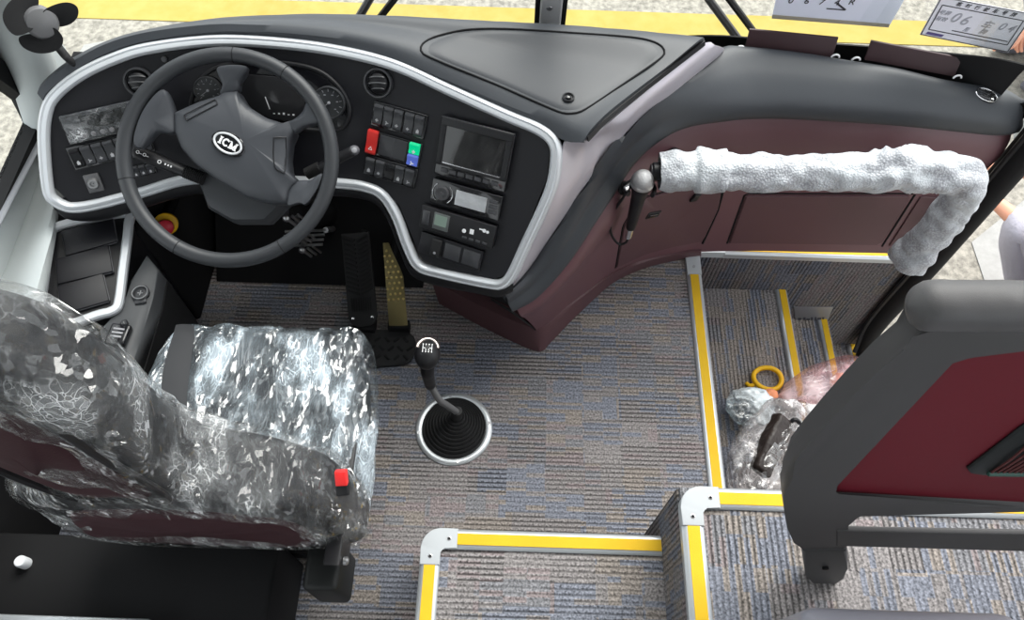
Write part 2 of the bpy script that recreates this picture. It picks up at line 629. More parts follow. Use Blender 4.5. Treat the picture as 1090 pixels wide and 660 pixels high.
def rootloc(o):
    while o.parent is not None:
        o = o.parent
    return V(o.location)


def obj(name, mb, material, parent=None, solid=0.0, smooth=40, merge=True, loc=None):
    bm = mb.bm if isinstance(mb, MB) else mb
    if merge:
        bmesh.ops.remove_doubles(bm, verts=bm.verts, dist=1e-5)
    bmesh.ops.recalc_face_normals(bm, faces=bm.faces)
    if solid:
        bmesh.ops.solidify(bm, geom=bm.faces[:], thickness=solid)
        bmesh.ops.recalc_face_normals(bm, faces=bm.faces)
    base = rootloc(parent) if parent is not None else (V(loc) if loc is not None else V((0, 0, 0)))
    if base.length:
        bmesh.ops.translate(bm, verts=bm.verts, vec=-base)
    me = bpy.data.meshes.new(name)
    bm.to_mesh(me)
    bm.free()
    for p in me.polygons:
        p.use_smooth = smooth > 0
    if smooth:
        me.set_sharp_from_angle(angle=math.radians(smooth))
    o = bpy.data.objects.new(name, me)
    me.materials.append(material)
    C.objects.link(o)
    if parent is not None:
        o.parent = parent
    else:
        o.location = base
    return o


def tag(o, label, cat, group=None):
    o['label'] = label
    o['category'] = cat
    if group:
        o['group'] = group
    return o


def thing(name, label, cat, loc, group=None):
    o = bpy.data.objects.new(name, None)
    o.empty_display_size = 0.05
    C.objects.link(o)
    o.location = V(loc)
    return tag(o, label, cat, group)


def struct(o, label=None):
    o['kind'] = 'structure'
    if label:
        o['label'] = label
    return o


def text_mb(s, fr, size, depth=0.0006, shear=0.0):
    cu = bpy.data.curves.new('t', 'FONT')
    cu.body = s
    cu.size = size
    cu.align_x = 'CENTER'
    cu.align_y = 'CENTER'
    cu.extrude = depth / 2
    cu.shear = shear
    cu.resolution_u = 3
    o = bpy.data.objects.new('t', cu)
    C.objects.link(o)
    dg = bpy.context.evaluated_depsgraph_get()
    me = bpy.data.meshes.new_from_object(o.evaluated_get(dg))
    bpy.data.objects.remove(o)
    bpy.data.curves.remove(cu)
    mb = MB()
    mb.bm.from_mesh(me)
    bpy.data.meshes.remove(me)
    for v in mb.bm.verts:
        v.co = fr.p(v.co.x, v.co.y, v.co.z)
    return mb


def rbox(c, size, r, cuts=10, fn=None):
    """rounded box with an even dense grid; fn(point, normal) may move each vertex"""
    bm = bmesh.new()
    bmesh.ops.create_cube(bm, size=2)
    bmesh.ops.subdivide_edges(bm, edges=bm.edges, cuts=cuts, use_grid_fill=True)
    hx = [x / 2 for x in size]
    for v in bm.verts:
        p = V((v.co.x * hx[0], v.co.y * hx[1], v.co.z * hx[2]))
        q = V([max(-h + r, min(h - r, a)) for a, h in zip(p, hx)])
        d = p - q
        n = d.normalized() if d.length > 1e-6 else V((0, 0, 1))
        p = q + n * min(r, d.length if d.length < r else r) if d.length > 1e-6 else p
        v.co = p
        if fn:
            v.co = fn(p, n)
    for v in bm.verts:
        v.co = v.co + V(c)
    mb = MB()
    mb.bm.free()
    mb.bm = bm
    return mb


def ridged(p, sc, seed=0.0):
    return 1 - abs(noise.noise(V((p.x * sc + seed, p.y * sc + seed * 2, p.z * sc)))) * 2


def wrinkle(p, amp, sc=9, seed=0.0):
    return amp * (ridged(p, sc, seed) * 0.6 + ridged(p, sc * 2.3, seed + 5) * 0.3 + noise.noise(p * sc * 0.6 + V((seed, 0, 0))) * 0.6 - 0.5)


def pillow(outline, spine, yf, yr, n=96, rings=14, ex=0.45, grow=0.0, fn=None):
    """cushioned slab: outline in (x, z); spine(z)->(x,z) the point rings close towards; yf/yr(z) front and rear surfaces"""
    pts = spline([V((x, 0, z)) for x, z in outline], n, True)
    rows = []
    for k in range(rings + 1):
        f = -PI / 2 + PI * k / rings
        sc = max(abs(math.cos(f)), 0.0) ** ex
        sd = math.copysign(abs(math.sin(f)) ** ex, f)
        sc = max(sc, 0.02)
        row = []
        for p in pts:
            cx, cz = spine(p.z)
            q = V((p.x - cx, 0, p.z - cz))
            L = q.length
            if grow and L:
                q *= (L + grow) / L
            x, z = cx + q.x * sc, cz + q.z * sc
            a, b = yf(z), yr(z)
            y = (a + b) / 2 + sd * ((a - b) / 2 + grow)
            P = V((x, y, z))
            row.append(fn(P) if fn else P)
        rows.append(row)
    mb = MB()
    vs = mb.grid(rows, closed_u=True)
    mb.cap(vs[0])
    mb.cap(vs[-1][::-1])
    return mb

# =================================================================== THE SETTING
XL, XR = -1.10, 1.24           # inner faces of the cab sides
YW = 1.285                     # front wall of the stairwell / face of the front console
S0, S1, S2, S3 = 0.557, 0.889, 1.09, 1.265   # step edges going down to the door
GZ = -0.86                     # pavement outside
YP, XP = 0.445, 0.342          # corner of the raised passenger deck (z 0.4)
YS, XS = 0.395, -0.18          # corner of the intermediate step (z 0.2)


def slab(name, x0, x1, y0, y1, z0, z1, material, bev=0.0):
    mb = MB()
    mb.box(WORLD, x0, x1, y0, y1, z0, z1, bev)
    return struct(obj(name, mb, material))


slab('floor', XL, S0, -0.7, 1.45, -0.05, 0.0, M_CARX)
slab('step_platform', XS + 0.004, XP + 0.02, -0.7, YS, 0.0, 0.199, M_CARX)
slab('deck_platform', XP + 0.004, XR, -0.7, YP, 0.0, 0.399, M_CARY)
# riser skins, upright ribs
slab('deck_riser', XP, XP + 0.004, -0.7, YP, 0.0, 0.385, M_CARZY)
slab('stair_tread', S0, S1, 0.40, YW, -0.25, -0.20, M_CARY)
slab('stair_tread', S1, S2, 0.40, YW, -0.43, -0.38, M_CARY)
slab('stair_tread', S2, S3, 0.40, YW, -0.61, -0.56, M_CARY)
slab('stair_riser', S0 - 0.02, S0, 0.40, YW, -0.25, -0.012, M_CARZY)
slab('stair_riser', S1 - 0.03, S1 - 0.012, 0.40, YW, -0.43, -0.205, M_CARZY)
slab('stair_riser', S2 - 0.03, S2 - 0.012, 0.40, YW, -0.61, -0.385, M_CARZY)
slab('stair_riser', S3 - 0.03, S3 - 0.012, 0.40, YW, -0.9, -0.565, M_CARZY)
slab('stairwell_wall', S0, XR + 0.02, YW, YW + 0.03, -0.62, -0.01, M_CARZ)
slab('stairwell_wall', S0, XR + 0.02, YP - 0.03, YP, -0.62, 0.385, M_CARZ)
slab('firewall', XL, 0.5, 1.40, 1.44, -0.05, 0.56, M_DEEP)

mb = MB()
mb.prism([V((-0.86, 1.13, 0.001)), V((-0.86, 1.385, 0.20)), V((-0.86, 1.385, 0.001))], V((0.60, 0, 0)))
struct(obj('footwell_shade_wedge', mb, M_DEEP))  # black slope added to deepen the shade in the footwell

# ---- step edges: aluminium profile with a yellow grip strip
NP = [(-0.022, -0.020), (-0.022, -0.002), (-0.017, 0.0035), (-0.012, 0.0045), (0.012, 0.0045), (0.018, 0.003), (0.021, 0.0), (0.021, -0.004), (-0.016, -0.004), (-0.016, -0.020)]


def nosing(label, path_pts, outward, z, corner=None, w=1.0, group='yellow step edges'):
    """straight runs meeting in rounded corner pieces; outward = side of the drop for each run"""
    root = thing('step_edge', label, 'step edge', (path_pts[0][0], path_pts[0][1], z), group)
    runs = list(zip(path_pts, path_pts[1:]))
    for i, (a, b) in enumerate(runs):
        A, B = V((a[0], a[1], z)), V((b[0], b[1], z))
        d = (B - A).normalized()
        o2 = V((*outward[i], 0))
        s0 = 0.077 if i > 0 else 0.0
        s1 = 0.077 if i < len(runs) - 1 else 0.0
        A2, B2 = A + d * s0, B - d * s1
        mb = MB()
        rows = [[p - o2 * (x * w + 0.022) + V((0, 0, y)) for x, y in NP] for p in (A2, B2)]
        vs = mb.grid(rows, closed_u=True)
        mb.cap(vs[0])
        mb.cap(vs[1])
        obj('profile', mb, M_ALU, root)
        mb = MB()
        f = Fr(A2, d, V((0, 0, 1)).cross(d))
        side = 1 if f.v.dot(-o2) > 0 else -1
        c0, c1 = 0.010 * w, 0.034 * w
        L = (B2 - A2).length
        mb.box(f, 0.001, L - 0.001, *sorted((side * c0, side * c1)), 0.003, 0.0062)
        obj('yellow_strip', mb, M_YEL, root)
    for i in range(1, len(path_pts) - 1):
        P = V((*path_pts[i], z))
        d0 = (V((*path_pts[i - 1], z)) - P).normalized()
        d1 = (V((*path_pts[i + 1], z)) - P).normalized()
        inner = P + (d0 + d1) * 0.078
        wd = 0.043
        mb = MB()
        wd, R = 0.043, 0.042
        hole_side = V((*outward[i - 1], 0)).dot(d1) > 0
        Q = P - (d0 + d1) * wd if hole_side else P
        e = wd if hole_side else 0.0
        cen = Q + (d0 + d1) * R
        out = [Q + d0 * (0.078 + e)]
        for k in range(9):
            t = k / 8 * PI / 2
            out.append(cen - d1 * R * math.cos(t) - d0 * R * math.sin(t))
        out.append(Q + d1 * (0.078 + e))
        ir = 0.008
        ic = Q + (d0 + d1) * (wd + ir)
        inn = [Q + d1 * (0.078 + e) + d0 * wd] + [ic - d0 * ir * math.cos(k / 6 * PI / 2) - d1 * ir * math.sin(k / 6 * PI / 2) for k in range(7)] + [Q + d0 * (0.078 + e) + d1 * wd]
        mb.prism([q + V((0, 0, -0.02)) for q in out + inn], V((0, 0, 0.027)), 0.002)
        cp = obj('corner_cap', mb, M_CAP, root)
        for dd, ee in ((d0, d1), (d1, d0)):
            mb = MB()
            mb.lathe(Fr(Q + dd * (0.060 + e * 0.8) + ee * 0.022 + V((0, 0, 0.006))), [(0.0045, 0), (0.0045, 0.0018), (0.003, 0.0022), (0.002, 0.0010), (0.0003, 0.0010)], 14)
            obj('screw', mb, M_STEEL, cp)
    return root


nosing('yellow and aluminium edge with corner piece around the stairwell beside the floor', [(S0 - 0.002, YP + 0.001), (S0 - 0.002, YW - 0.005), (1.20, YW - 0.005)], [(1, 0), (0, -1)], 0.004)
nosing('yellow and aluminium edge around the low carpeted step at the bottom of the photo', [(XS, -0.7), (XS, YS), (XP - 0.001, YS)], [(-1, 0), (0, 1)], 0.203)
nosing('yellow and aluminium edge around the raised deck under the red partition', [(XP, -0.7), (XP, YP), (XR, YP)], [(-1, 0), (0, 1)], 0.403)
nosing('longest yellow edge of the first stair tread, beside the yellow ring', [(S1, 0.45), (S1, YW)], [(1, 0)], -0.197, w=0.85)
nosing('yellow edge of the second stair tread, beside the small metal plate', [(S2, 0.45), (S2, YW)], [(1, 0)], -0.377, w=0.8)
nosing('yellow edge of the lowest stair tread, next to the pavement', [(S3, 0.45), (S3, YW)], [(1, 0)], -0.557, w=0.8)
nosing_left = MB()
q0, q1 = atz(-30, 656, 0.3), atz(160, 659, 0.3)
nosing_left.box(Fr(V((XL, q1.y, 0.3))), 0, q1.x - XL, -0.03, 0.0, -0.02, 0.006, 0.003)
o = struct(obj('trim_1', nosing_left, M_ALU))

slab('wall_shade_panel', XL, XL + 0.02, -0.2, 0.80, 0.0, 0.43, M_BLACKM)  # black panel added in place of shade on the lower wall
# low black bulkhead behind the driver, its front part added as floor shade
mb = MB()
mb.box(WORLD, XL + 0.022, -0.47, 0.15, q1.y - 0.034, 0.0, 0.28, 0.01)
mb.box(WORLD, XL + 0.022, -0.475, q1.y - 0.04, 0.350, 0.0, 0.24, 0.01)
o = obj('bulkhead_shade_box', mb, M_BLACKM)
tag(o, 'low black box behind the driver seat with a pale metal edge, extended as floor shade', 'box')
mb = MB()
mb.lathe(Fr(atz(28, 600, 0.2405)), [(0.012, 0.0), (0.012, 0.024), (0.010, 0.027), (0.0005, 0.027)], 20)
fr0 = atz(28, 600, 0.2405)
o = obj('white_cap', mb, mat('white_cap', (0.75, 0.77, 0.8), 0.4))
tag(o, 'small white round cap in the dark behind the driver seat', 'cap')
# ---- cab wall on the driver's side with its window
wall_pts = dict()
GL = [(-60, 50), (10, 98), (31, 114), (33, 130), (-70, 345)]          # opening seen through the glass


def onl(px, py):
    return atx(px, py, XL)


open_in = [onl(*p) for p in GL]
y_b = -0.9
top_z = 1.75
# wall panel with a hole: build as a ring of quads around the opening
hole = [V((XL, y_b + 0.3, open_in[4].z)), open_in[3], open_in[2], open_in[1], open_in[0] + (open_in[0] - open_in[1]) * 1.2]
zt = max(hole[4].z, 1.5)
hole.append(V((XL, y_b + 0.3, zt)))
hole[0].z = open_in[3].z - 0.02
hole_y = open_in[2].y
print('left window opening', [tuple(round(c, 2) for c in p) for p in hole])
gask = 0.042
outer = []
cen = sum(hole, V()) / len(hole)
for p in hole:
    outer.append(cen + (p - cen) * (1 + gask / (p - cen).length * 1.25))
fence = [V((XL, y_b, -0.05)), V((XL, 1.42, -0.05)), V((XL, 1.42, 0.75)), V((XL, 1.36, 1.2)), V((XL, 1.10, 2.2)), V((XL, y_b, 2.2))]
mb = MB()
n = 72
A = resample(outer, n, True)
import itertools


def ring_match(inner, poly):
    """points of polygon poly hit from the centre through each inner point (in the y-z plane)"""
    res = []
    for p in inner:
        d = p - cen
        best = None
        for a, b in zip(poly, poly[1:] + poly[:1]):
            e = b - a
            den = d.y * e.z - d.z * e.y
            if abs(den) < 1e-9:
                continue
            w = a - cen
            t = (w.y * e.z - w.z * e.y) / den
            s = (w.y * d.z - w.z * d.y) / den
            if t > 0 and -1e-6 <= s <= 1 + 1e-6 and (best is None or t < best):
                best = t
        res.append(cen + d * (best or 1.0))
    return res


B = ring_match(A, fence)
off = V((-0.03, 0, 0))
mb.grid([A, B, [p + off for p in B], [p + off for p in A]], closed_u=True, closed_v=True)
struct(obj('wall_left', mb, M_WALL, smooth=30))
win = bpy.data.objects.new('window_1', None)
C.objects.link(win)
win.location = (XL, 0.3, 0.5)
struct(win)
mb = MB()
I = resample(hole, n, True)
o1 = V((0.018, 0, 0))
mb.grid([[p + o1 for p in A], [p + o1 for p in I], [p - o1 for p in I], [p - o1 for p in A]], closed_u=True, closed_v=True)
obj('window_frame', mb, M_BLACKM, win, smooth=30)
mb = MB()
mb.prism([p - o1 * 0.8 for p in I], V((0.005, 0, 0)))
obj('pane', mb, M_GLASS, win)
mb = MB()
ta, tb = onl(38, 140) + o1 * 1.1, onl(-30, 268) + o1 * 1.1
mb.tube([ta, ta.lerp(tb, 0.5), tb], 0.010, 10, flat=0.5)
obj('slider_rail', mb, mat('grey_rail', (0.20, 0.21, 0.23), 0.4), win)
# front pillar, pale grey, running up from the dash
mb = MB()
pa = [V((-1.085, 1.20, 0.55)), V((-1.05, 1.25, 0.78)), V((-1.03, 1.23, 1.05)), V((-0.99, 1.14, 1.5)), V((-0.95, 1.0, 2.1))]
mb.tube(spline(pa, 20), [0.062] * 20, 14, flat=0.75)
struct(obj('pillar_left', mb, M_WALL))
# pale ledge of the wall beside the console
mb = MB()
up_ = [(52, 135), (46, 165), (36, 205), (16, 260), (-14, 340), (-40, 440)]
lo_ = [(56, 140, .015), (55, 180, .03), (55, 220, .06), (50, 256, .10), (36, 318, .13), (0, 430, .13)]
led = [[onl(*p) for p in up_], [atx(x, y, XL + q) for x, y, q in lo_], [atx(x, y, XL + q) - V((0, 0, .03)) for x, y, q in lo_]]
loft(mb, led, 30, 5)
struct(obj('wall_ledge', mb, M_WALL, solid=0.01))

# other walls that close the bus behind the photographer, and the roof
slab('wall_right', XR, XR + 0.05, -2.6, 0.35, -0.9, 0.95, M_WALL)
slab('wall_rear', XL, XR, -2.65, -2.6, 0.0, 2.3, M_WALL)
slab('ceiling', XL - 0.05, XR + 0.05, -2.65, 0.95, 2.25, 2.3, M_WALL)
slab('floor_rear', XL, XR, -2.6, -0.7, 0.0, 0.2, M_CARX)

# ---- front door pillar on the right and the open doorway
mb = MB()
pp = [V((XR - 0.01, 1.30, 1.9)), V((XR - 0.005, 1.285, 0.9)), V((XR - 0.005, 1.275, 0.4)), V((XR, 1.27, 0.0)), V((XR + 0.005, 1.27, -0.35)), V((XR + 0.02, 1.24, -0.52)), V((XR + 0.04, 1.16, -0.60))]
mb.tube(spline(pp, 40), [0.030] * 34 + [0.029, 0.028, 0.026, 0.023, 0.018, 0.010], 14, flat=1.3)
struct(obj('door_pillar', mb, M_BLACKM))
mb = MB()
mb.tube(spline([p + V((0.055, 0.07, 0.06)) for p in pp[:3]], 20), 0.042, 14)
struct(obj('pillar_right', mb, M_WALL))
mb = MB()
pz = [p + V((-0.029, -0.002, 0)) for p in pp[1:6]]
mb.tube(spline(pz, 30), 0.008, 8)
struct(obj('door_seal', mb, mat('seal_black', (0.02, 0.02, 0.022), 0.35)))

# ---- outside
slab('ground', -14, 16, -8, 22, GZ - 0.1, GZ, M_GROUND)
slab('road_marking', -14, 16, 3.25, 3.44, GZ, GZ + 0.004, M_YLINE)
mb = MB()
mb.prism([atz(x, y, GZ + 0.002) for x, y in ((78, 66), (90, 48), (135, 40), (160, 52), (150, 90), (90, 95))], V((0, 0, 0.003)))
struct(obj('pavement_patch', mb, M_WPAINT))
mb = MB()
mb.prism([atz(x, y, GZ + 0.002) for x, y in ((1034, 258), (1052, 312), (1062, 360), (1300, 380), (1300, 200), (1100, 205))], V((0, 0, 0.003)))
struct(obj('pavement_patch', mb, M_WPAINT))

# =================================================================== WINDSCREEN
gb = [V((-1.12, 1.22, 0.60)), V((-0.95, 1.34, 0.60)), V((-0.6, 1.44, 0.60)), V((0.05, 1.49, 0.58)), V((0.5, 1.52, 0.57)), V((0.85, 1.49, 0.57)), V((1.08, 1.40, 0.575)), V((1.24, 1.28, 0.58))]
gt = [p + V((0, -0.30 + (0.08 if abs(p.x) > 1.1 else 0), 1.7)) for p in gb]
win2 = bpy.data.objects.new('window_2', None)
C.objects.link(win2)
win2.location = (0, 1.49, 0.55)
struct(win2)
mb = MB()
loft(mb, [gb, gt], 60, 10)
obj('pane', mb, M_GLASS, win2, solid=0.006)
def glass_y(x, z):
    """y of the windscreen at (x, z)"""
    pts = spline(gb, 80)
    b = min(pts, key=lambda p: abs(p.x - x))
    return b.y - 0.30 / 1.7 * (z - b.z)


def onglass(px, py, off=0.0):
    P = atz(px, py, 0.7)
    lo, hi = 1.0, 2.2
    for _ in range(40):
        md = (lo + hi) / 2
        P = aty(px, py, md)
        if md > glass_y(P.x, P.z) - off:
            hi = md
        else:
            lo = md
    return P


frit = [p + V((0, -0.012, 0.0)) for p in gb[:4]] + [onglass(x, y, 0.010) for x, y in ((700, 40), (760, 37), (820, 41), (881, 45.5), (924, 48.5), (1002, 55), (1063, 62), (1095, 69))]
mb = MB()
loft(mb, [frit, [p + V((0, 0.006, -0.03)) for p in frit], [V((p.x, p.y + 0.02, 0.42)) for p in frit]], 80, 4, smooth=False)
obj('black_border', mb, M_BLACKM, win2, solid=0.004)

# divider post
post = thing('windscreen_post', 'grey upright post dividing the windscreen behind the dash', 'post', (0.05, 1.45, 0.5))
a, b = onglass(569, 28, 0.01), onglass(600, 28, 0.01)
w = (b - a).length
lean = V((0, -0.30, 1.7)).normalized()
f = Fr((a + b) / 2 - lean * 0.12, V((1, 0, 0)), lean)
f = Fr(f.o, f.u, f.v, f.u.cross(f.v))
f.n = -f.n if f.n.y > 0 else f.n
mb = MB()
mb.box(f, -w * 0.36, w * 0.36, 0, 1.6, 0.0, 0.03, 0.006)
obj('cover', mb, mat('post_grey', (0.50, 0.50, 0.51), 0.4, spec=0.5), post)
for sgn in (-1, 1):
    mb = MB()
    mb.box(f, *sorted((sgn * w * 0.36, sgn * w * 0.52)), 0, 1.6, 0.0, 0.022, 0.003)
    obj('gasket', mb, M_BLACKM, post)
P = onglass(585, 11, 0.045)
mb = MB()
mb.lathe(Fr(P - f.n * 0.012, f.u, f.v, f.n), [(0.009, 0), (0.009, 0.006), (0.006, 0.009), (0.0005, 0.0095)], 16)
obj('bolt', mb, M_STEEL, post)


# wipers outside the glass
def wiper(label, lines):
    pts0 = onglass(*lines[0][0], -0.05)
    r = thing('windscreen_wiper', label, 'wiper', (pts0.x, pts0.y, pts0.z), 'windscreen wipers')
    for k, (p, q) in enumerate(lines):
        A, B = onglass(*p, -0.05), onglass(*q, -0.05)
        d = B - A
        mb = MB()
        mb.tube([A - d * 1.0, A, B, B + d * 3.0], [0.014, 0.014, 0.014, 0.010] if k else [0.018, 0.017, 0.016, 0.010], 8, flat=0.6)
        obj('arm' if k == 0 else 'blade', mb, M_BLACKM if k else mat('wiper_grey', (0.05, 0.05, 0.055), 0.5), r)
    return r


wiper('black wiper outside the windscreen left of the grey post', [((380, 22), (393, 0)), ((401, 23), (419, 0))])
wiper('black wiper outside the windscreen between the grey post and the white paper', [((786, 42), (755, 0)), ((810, 44), (777, 0))])

# papers stuck to the windscreen
NG = V((0, -1.7, -0.30)).normalized()
PLANE = [onglass(890, 10, 0.016)]


def onpaper(px, py, off=0.0):
    return atplane(px, py, PLANE[0] + NG * off, NG)


def pframe(c, r, off):
    """frame on the paper: centre pixel and a pixel to its right"""
    a, b = onpaper(*c, 0.0012), onpaper(*r, 0.0012)
    u = (b - a).normalized()
    nn = V((0, -1.7, -0.30)).normalized()
    u = (u - nn * u.dot(nn)).normalized()
    return Fr(a, u, nn.cross(u), nn), (b - a).length / math.dist(c, r)


f1 = [onpaper(*p) for p in ((822, 17), (947, 27), (975, -22), (833, -34))]
mb = MB()
mb.prism(f1, -NG * 0.0008)
pap = obj('paper_notice', mb, M_PAPER, loc=f1[0])
tag(pap, 'plain pale paper with faint digits and an arrow stuck inside the windscreen', 'paper')
mb = MB()
mb.prism([onpaper(*p, 0.0002) for p in ((822, 15.5), (947, 25.5), (946, 29), (821.5, 19.5))], NG * 0.0008)
obj('bottom_edge', mb, mat('paper_edge', (0.35, 0.32, 0.26), 0.7), pap)


for s_, c in (('0', (842, 1.0)), ('6', (859, 1.5)), ('7', (875, 2.5)), ('4', (891, 3)), ('R', (907, 2.5))):
    fr, k = pframe(c, (c[0] + 20, c[1] + 1.6), 0.0145)
    obj('digit', text_mb(s_, fr, 11 * k), M_INK, pap)
fr, k = pframe((890, 8), (910, 9.6), 0.0145)
mb = MB()
mb.box(fr, -9 * k, 11 * k, -3.2 * k, -1.8 * k, 0, 0.0006)
mb.box(fr.at(11 * k, -2.4 * k).rot(math.radians(148)), 0, 15 * k, -1.1 * k, 0.8 * k, 0, 0.0007)
obj('arrow_mark', mb, M_INK, pap)

PLANE[0] = onglass(1035, 25, 0.016)
f2 = [onpaper(*p) for p in ((979, 37), (1073, 56), (1101, 15), (1002, -4))]
mb = MB()
mb.prism(f2, -NG * 0.0008)
plate = obj('temporary_plate', mb, M_PAPER2, loc=f2[0])
tag(plate, 'printed paper licence permit with a black border stuck at the right of the windscreen', 'paper permit')


def glass_line(a, b, wpx, name, material, parent, off=0.0145):
    A, B = onpaper(*a, 0.0006), onpaper(*b, 0.0006)
    k = (B - A).length / math.dist(a, b)
    u = (B - A).normalized()
    nn = V((0, -1.7, -0.30)).normalized()
    fr = Fr(A, u, nn.cross(u), nn)
    mb = MB()
    mb.box(fr, 0, (B - A).length, -wpx * k / 2, wpx * k / 2, 0, 0.0006)
    return mb


def quadpx(u, v):
    a, b, c, d = (979, 37), (1073, 56), (1101, 15), (1002, -4)
    lo = (a[0] + (b[0] - a[0]) * u, a[1] + (b[1] - a[1]) * u)
    hi = (d[0] + (c[0] - d[0]) * u, d[1] + (c[1] - d[1]) * u)
    return (lo[0] + (hi[0] - lo[0]) * v, lo[1] + (hi[1] - lo[1]) * v)


bd = MB()
for (p, q) in (((0.01, 0.015), (0.99, 0.015)), ((0.01, 0.985), (0.99, 0.985)), ((0.01, 0.01), (0.01, 0.99)), ((0.99, 0.01), (0.99, 0.99)),
               ((0.06, 0.17), (0.94, 0.17)), ((0.06, 0.80), (0.94, 0.80)), ((0.06, 0.17), (0.06, 0.80)), ((0.94, 0.17), (0.94, 0.80)), ((0.3, 0.25), (0.92, 0.25))):
    t = glass_line(quadpx(*p), quadpx(*q), 0.8, '', None, None)
    me = bpy.data.meshes.new('t')
    t.bm.to_mesh(me)
    bd.bm.from_mesh(me)
    bpy.data.meshes.remove(me)
obj('border', bd, M_INK, plate)
for i, ch in enumerate('临时行驶车号牌'):
    c = quadpx(0.22 + 0.098 * i, 0.885)
    c2 = quadpx(0.32 + 0.098 * i, 0.885)
    fr, k = pframe(c, c2, 0.0145)
    obj('heading', text_mb(ch, fr, 5.6 * k), M_INK, plate)
for (s_, u, v, sz, ml) in (('0', 0.27, 0.55, 17, M_INKG), ('6', 0.38, 0.53, 17, M_INKG), ('车', 0.62, 0.52, 11, M_INKG), ('牌', 0.62, 0.35, 7, M_INKG), ('0', 0.78, 0.56, 13, M_INKG), ('4', 0.88, 0.55, 13, M_INKG),
                          ('号牌', 0.13, 0.62, 6, M_INKG), ('有效', 0.13, 0.46, 6, M_INKG), ('至', 0.44, 0.33, 6, M_INKG)):
    fr, k = pframe(quadpx(u, v), quadpx(u + 0.08, v), 0.0145)
    obj('digit', text_mb(s_, fr, sz * k), ml, plate)
bd = glass_line(quadpx(0.06, 0.08), quadpx(0.24, 0.08), 3.0, '', None, None)
obj('stamp', bd, mat('stamp_ink', (0.10, 0.08, 0.22), 0.7), plate)

# =================================================================== DASHBOARD
def pf(x, z):
    return 1.06 + 0.74 * (z - 0.57) - 0.45 * (x + 0.48) ** 2


def pnorm(x):
    return V((-0.9 * (x + 0.48), -1, 0.74)).normalized()


def onpanel(px, py, off=0.0):
    lo, hi = 0.3, 2.0
    for _ in range(44):
        md = (lo + hi) / 2
        P = O + ray(px, py) * md * 1.2
        g = P.y - pf(P.x, P.z)
        if g > -off:
            hi = md
        else:
            lo = md
    return O + ray(px, py) * lo * 1.2


def sheet(poly_px, off, thick, dx=0.03):
    """slab lying on the curved instrument panel; outline traced, then bent to the panel"""
    pts = [onpanel(*p, off) for p in poly_px]
    bm = bmesh.new()
    f = bm.faces.new([bm.verts.new((p.x, p.z, 0)) for p in pts])
    bmesh.ops.triangulate(bm, faces=[f])
    x0, x1 = min(p.x for p in pts), max(p.x for p in pts)
    k = x0 + dx
    while k < x1:
        bmesh.ops.bisect_plane(bm, geom=bm.verts[:] + bm.edges[:] + bm.faces[:], plane_co=(k, 0, 0), plane_no=(1, 0, 0), dist=1e-5)
        k += dx
    for v in bm.verts:
        x, z = v.co.x, v.co.y
        v.co = V((x, pf(x, z) - off, z))
    r = bmesh.ops.extrude_face_region(bm, geom=bm.faces[:])
    for v in r['geom']:
        if isinstance(v, bmesh.types.BMVert):
            v.co = v.co - pnorm(v.co.x) * thick
    mb = MB()
    mb.bm.free()
    mb.bm = bm
    return mb


def qframe(tl, tr, br, bl, off=0.0, fn=None):
    fn = fn or onpanel
    a, b, c, d = fn(*tl), fn(*tr), fn(*br), fn(*bl)
    o_ = (a + b + c + d) / 4
    n_ = pnorm(o_.x)
    u = ((b - a) + (c - d)).normalized()
    u = (u - n_ * u.dot(n_)).normalized()
    v = n_.cross(u)
    wd = ((b - a).length + (c - d).length) / 2
    ht = ((d - a).length + (c - b).length) / 2
    return Fr(o_ + n_ * off, u, v, n_), wd, ht


dash = thing('dashboard', 'curved black driver dashboard with silver bezel, switches, radio and screen', 'dashboard', (-0.4, 1.2, 0.4))

BT = [(52, 205), (47, 150), (50, 118), (60, 100), (85, 80), (120, 63), (160, 51), (230, 43), (300, 46), (360, 54), (420, 69), (480, 96), (540, 123), (575, 138), (590, 152), (592, 172), (585, 205), (560, 260), (545, 292), (535, 302), (522, 302),
      (470, 291), (446, 283), (434, 262), (422, 230), (408, 208), (390, 199), (360, 195), (300, 192), (240, 190), (195, 192), (150, 205), (105, 217), (78, 221), (62, 216)]
PN = [(58, 200), (52, 150), (56, 112), (80, 90), (120, 70), (160, 58), (230, 49), (300, 51), (360, 59), (420, 75), (480, 101), (540, 128), (577, 146), (585, 160), (582, 190), (560, 245), (540, 292), (525, 297), (470, 286), (450, 277), (438, 250), (425, 218), (405, 200), (360, 190), (300, 187), (240, 185), (195, 187), (150, 199), (105, 211), (75, 215)]
obj('instrument_panel', sheet(PN, 0.0, 0.02), M_PANEL, dash, smooth=30)
bp = [onpanel(*p) for p in BT]
bp = spline(bp, 240, True)
bn = [pnorm(p.x) for p in bp]
prof = [(-0.0115, -0.006), (-0.0115, 0.006), (-0.0095, 0.0105), (-0.005, 0.0135), (0.0, 0.0125), (0.003, 0.0105), (0.0065, 0.0115), (0.0095, 0.009), (0.0115, 0.004), (0.0115, -0.006)]
mb = MB()
mb.sweep(prof, bp, bn, True)
obj('bezel', mb, M_WHITE, dash)

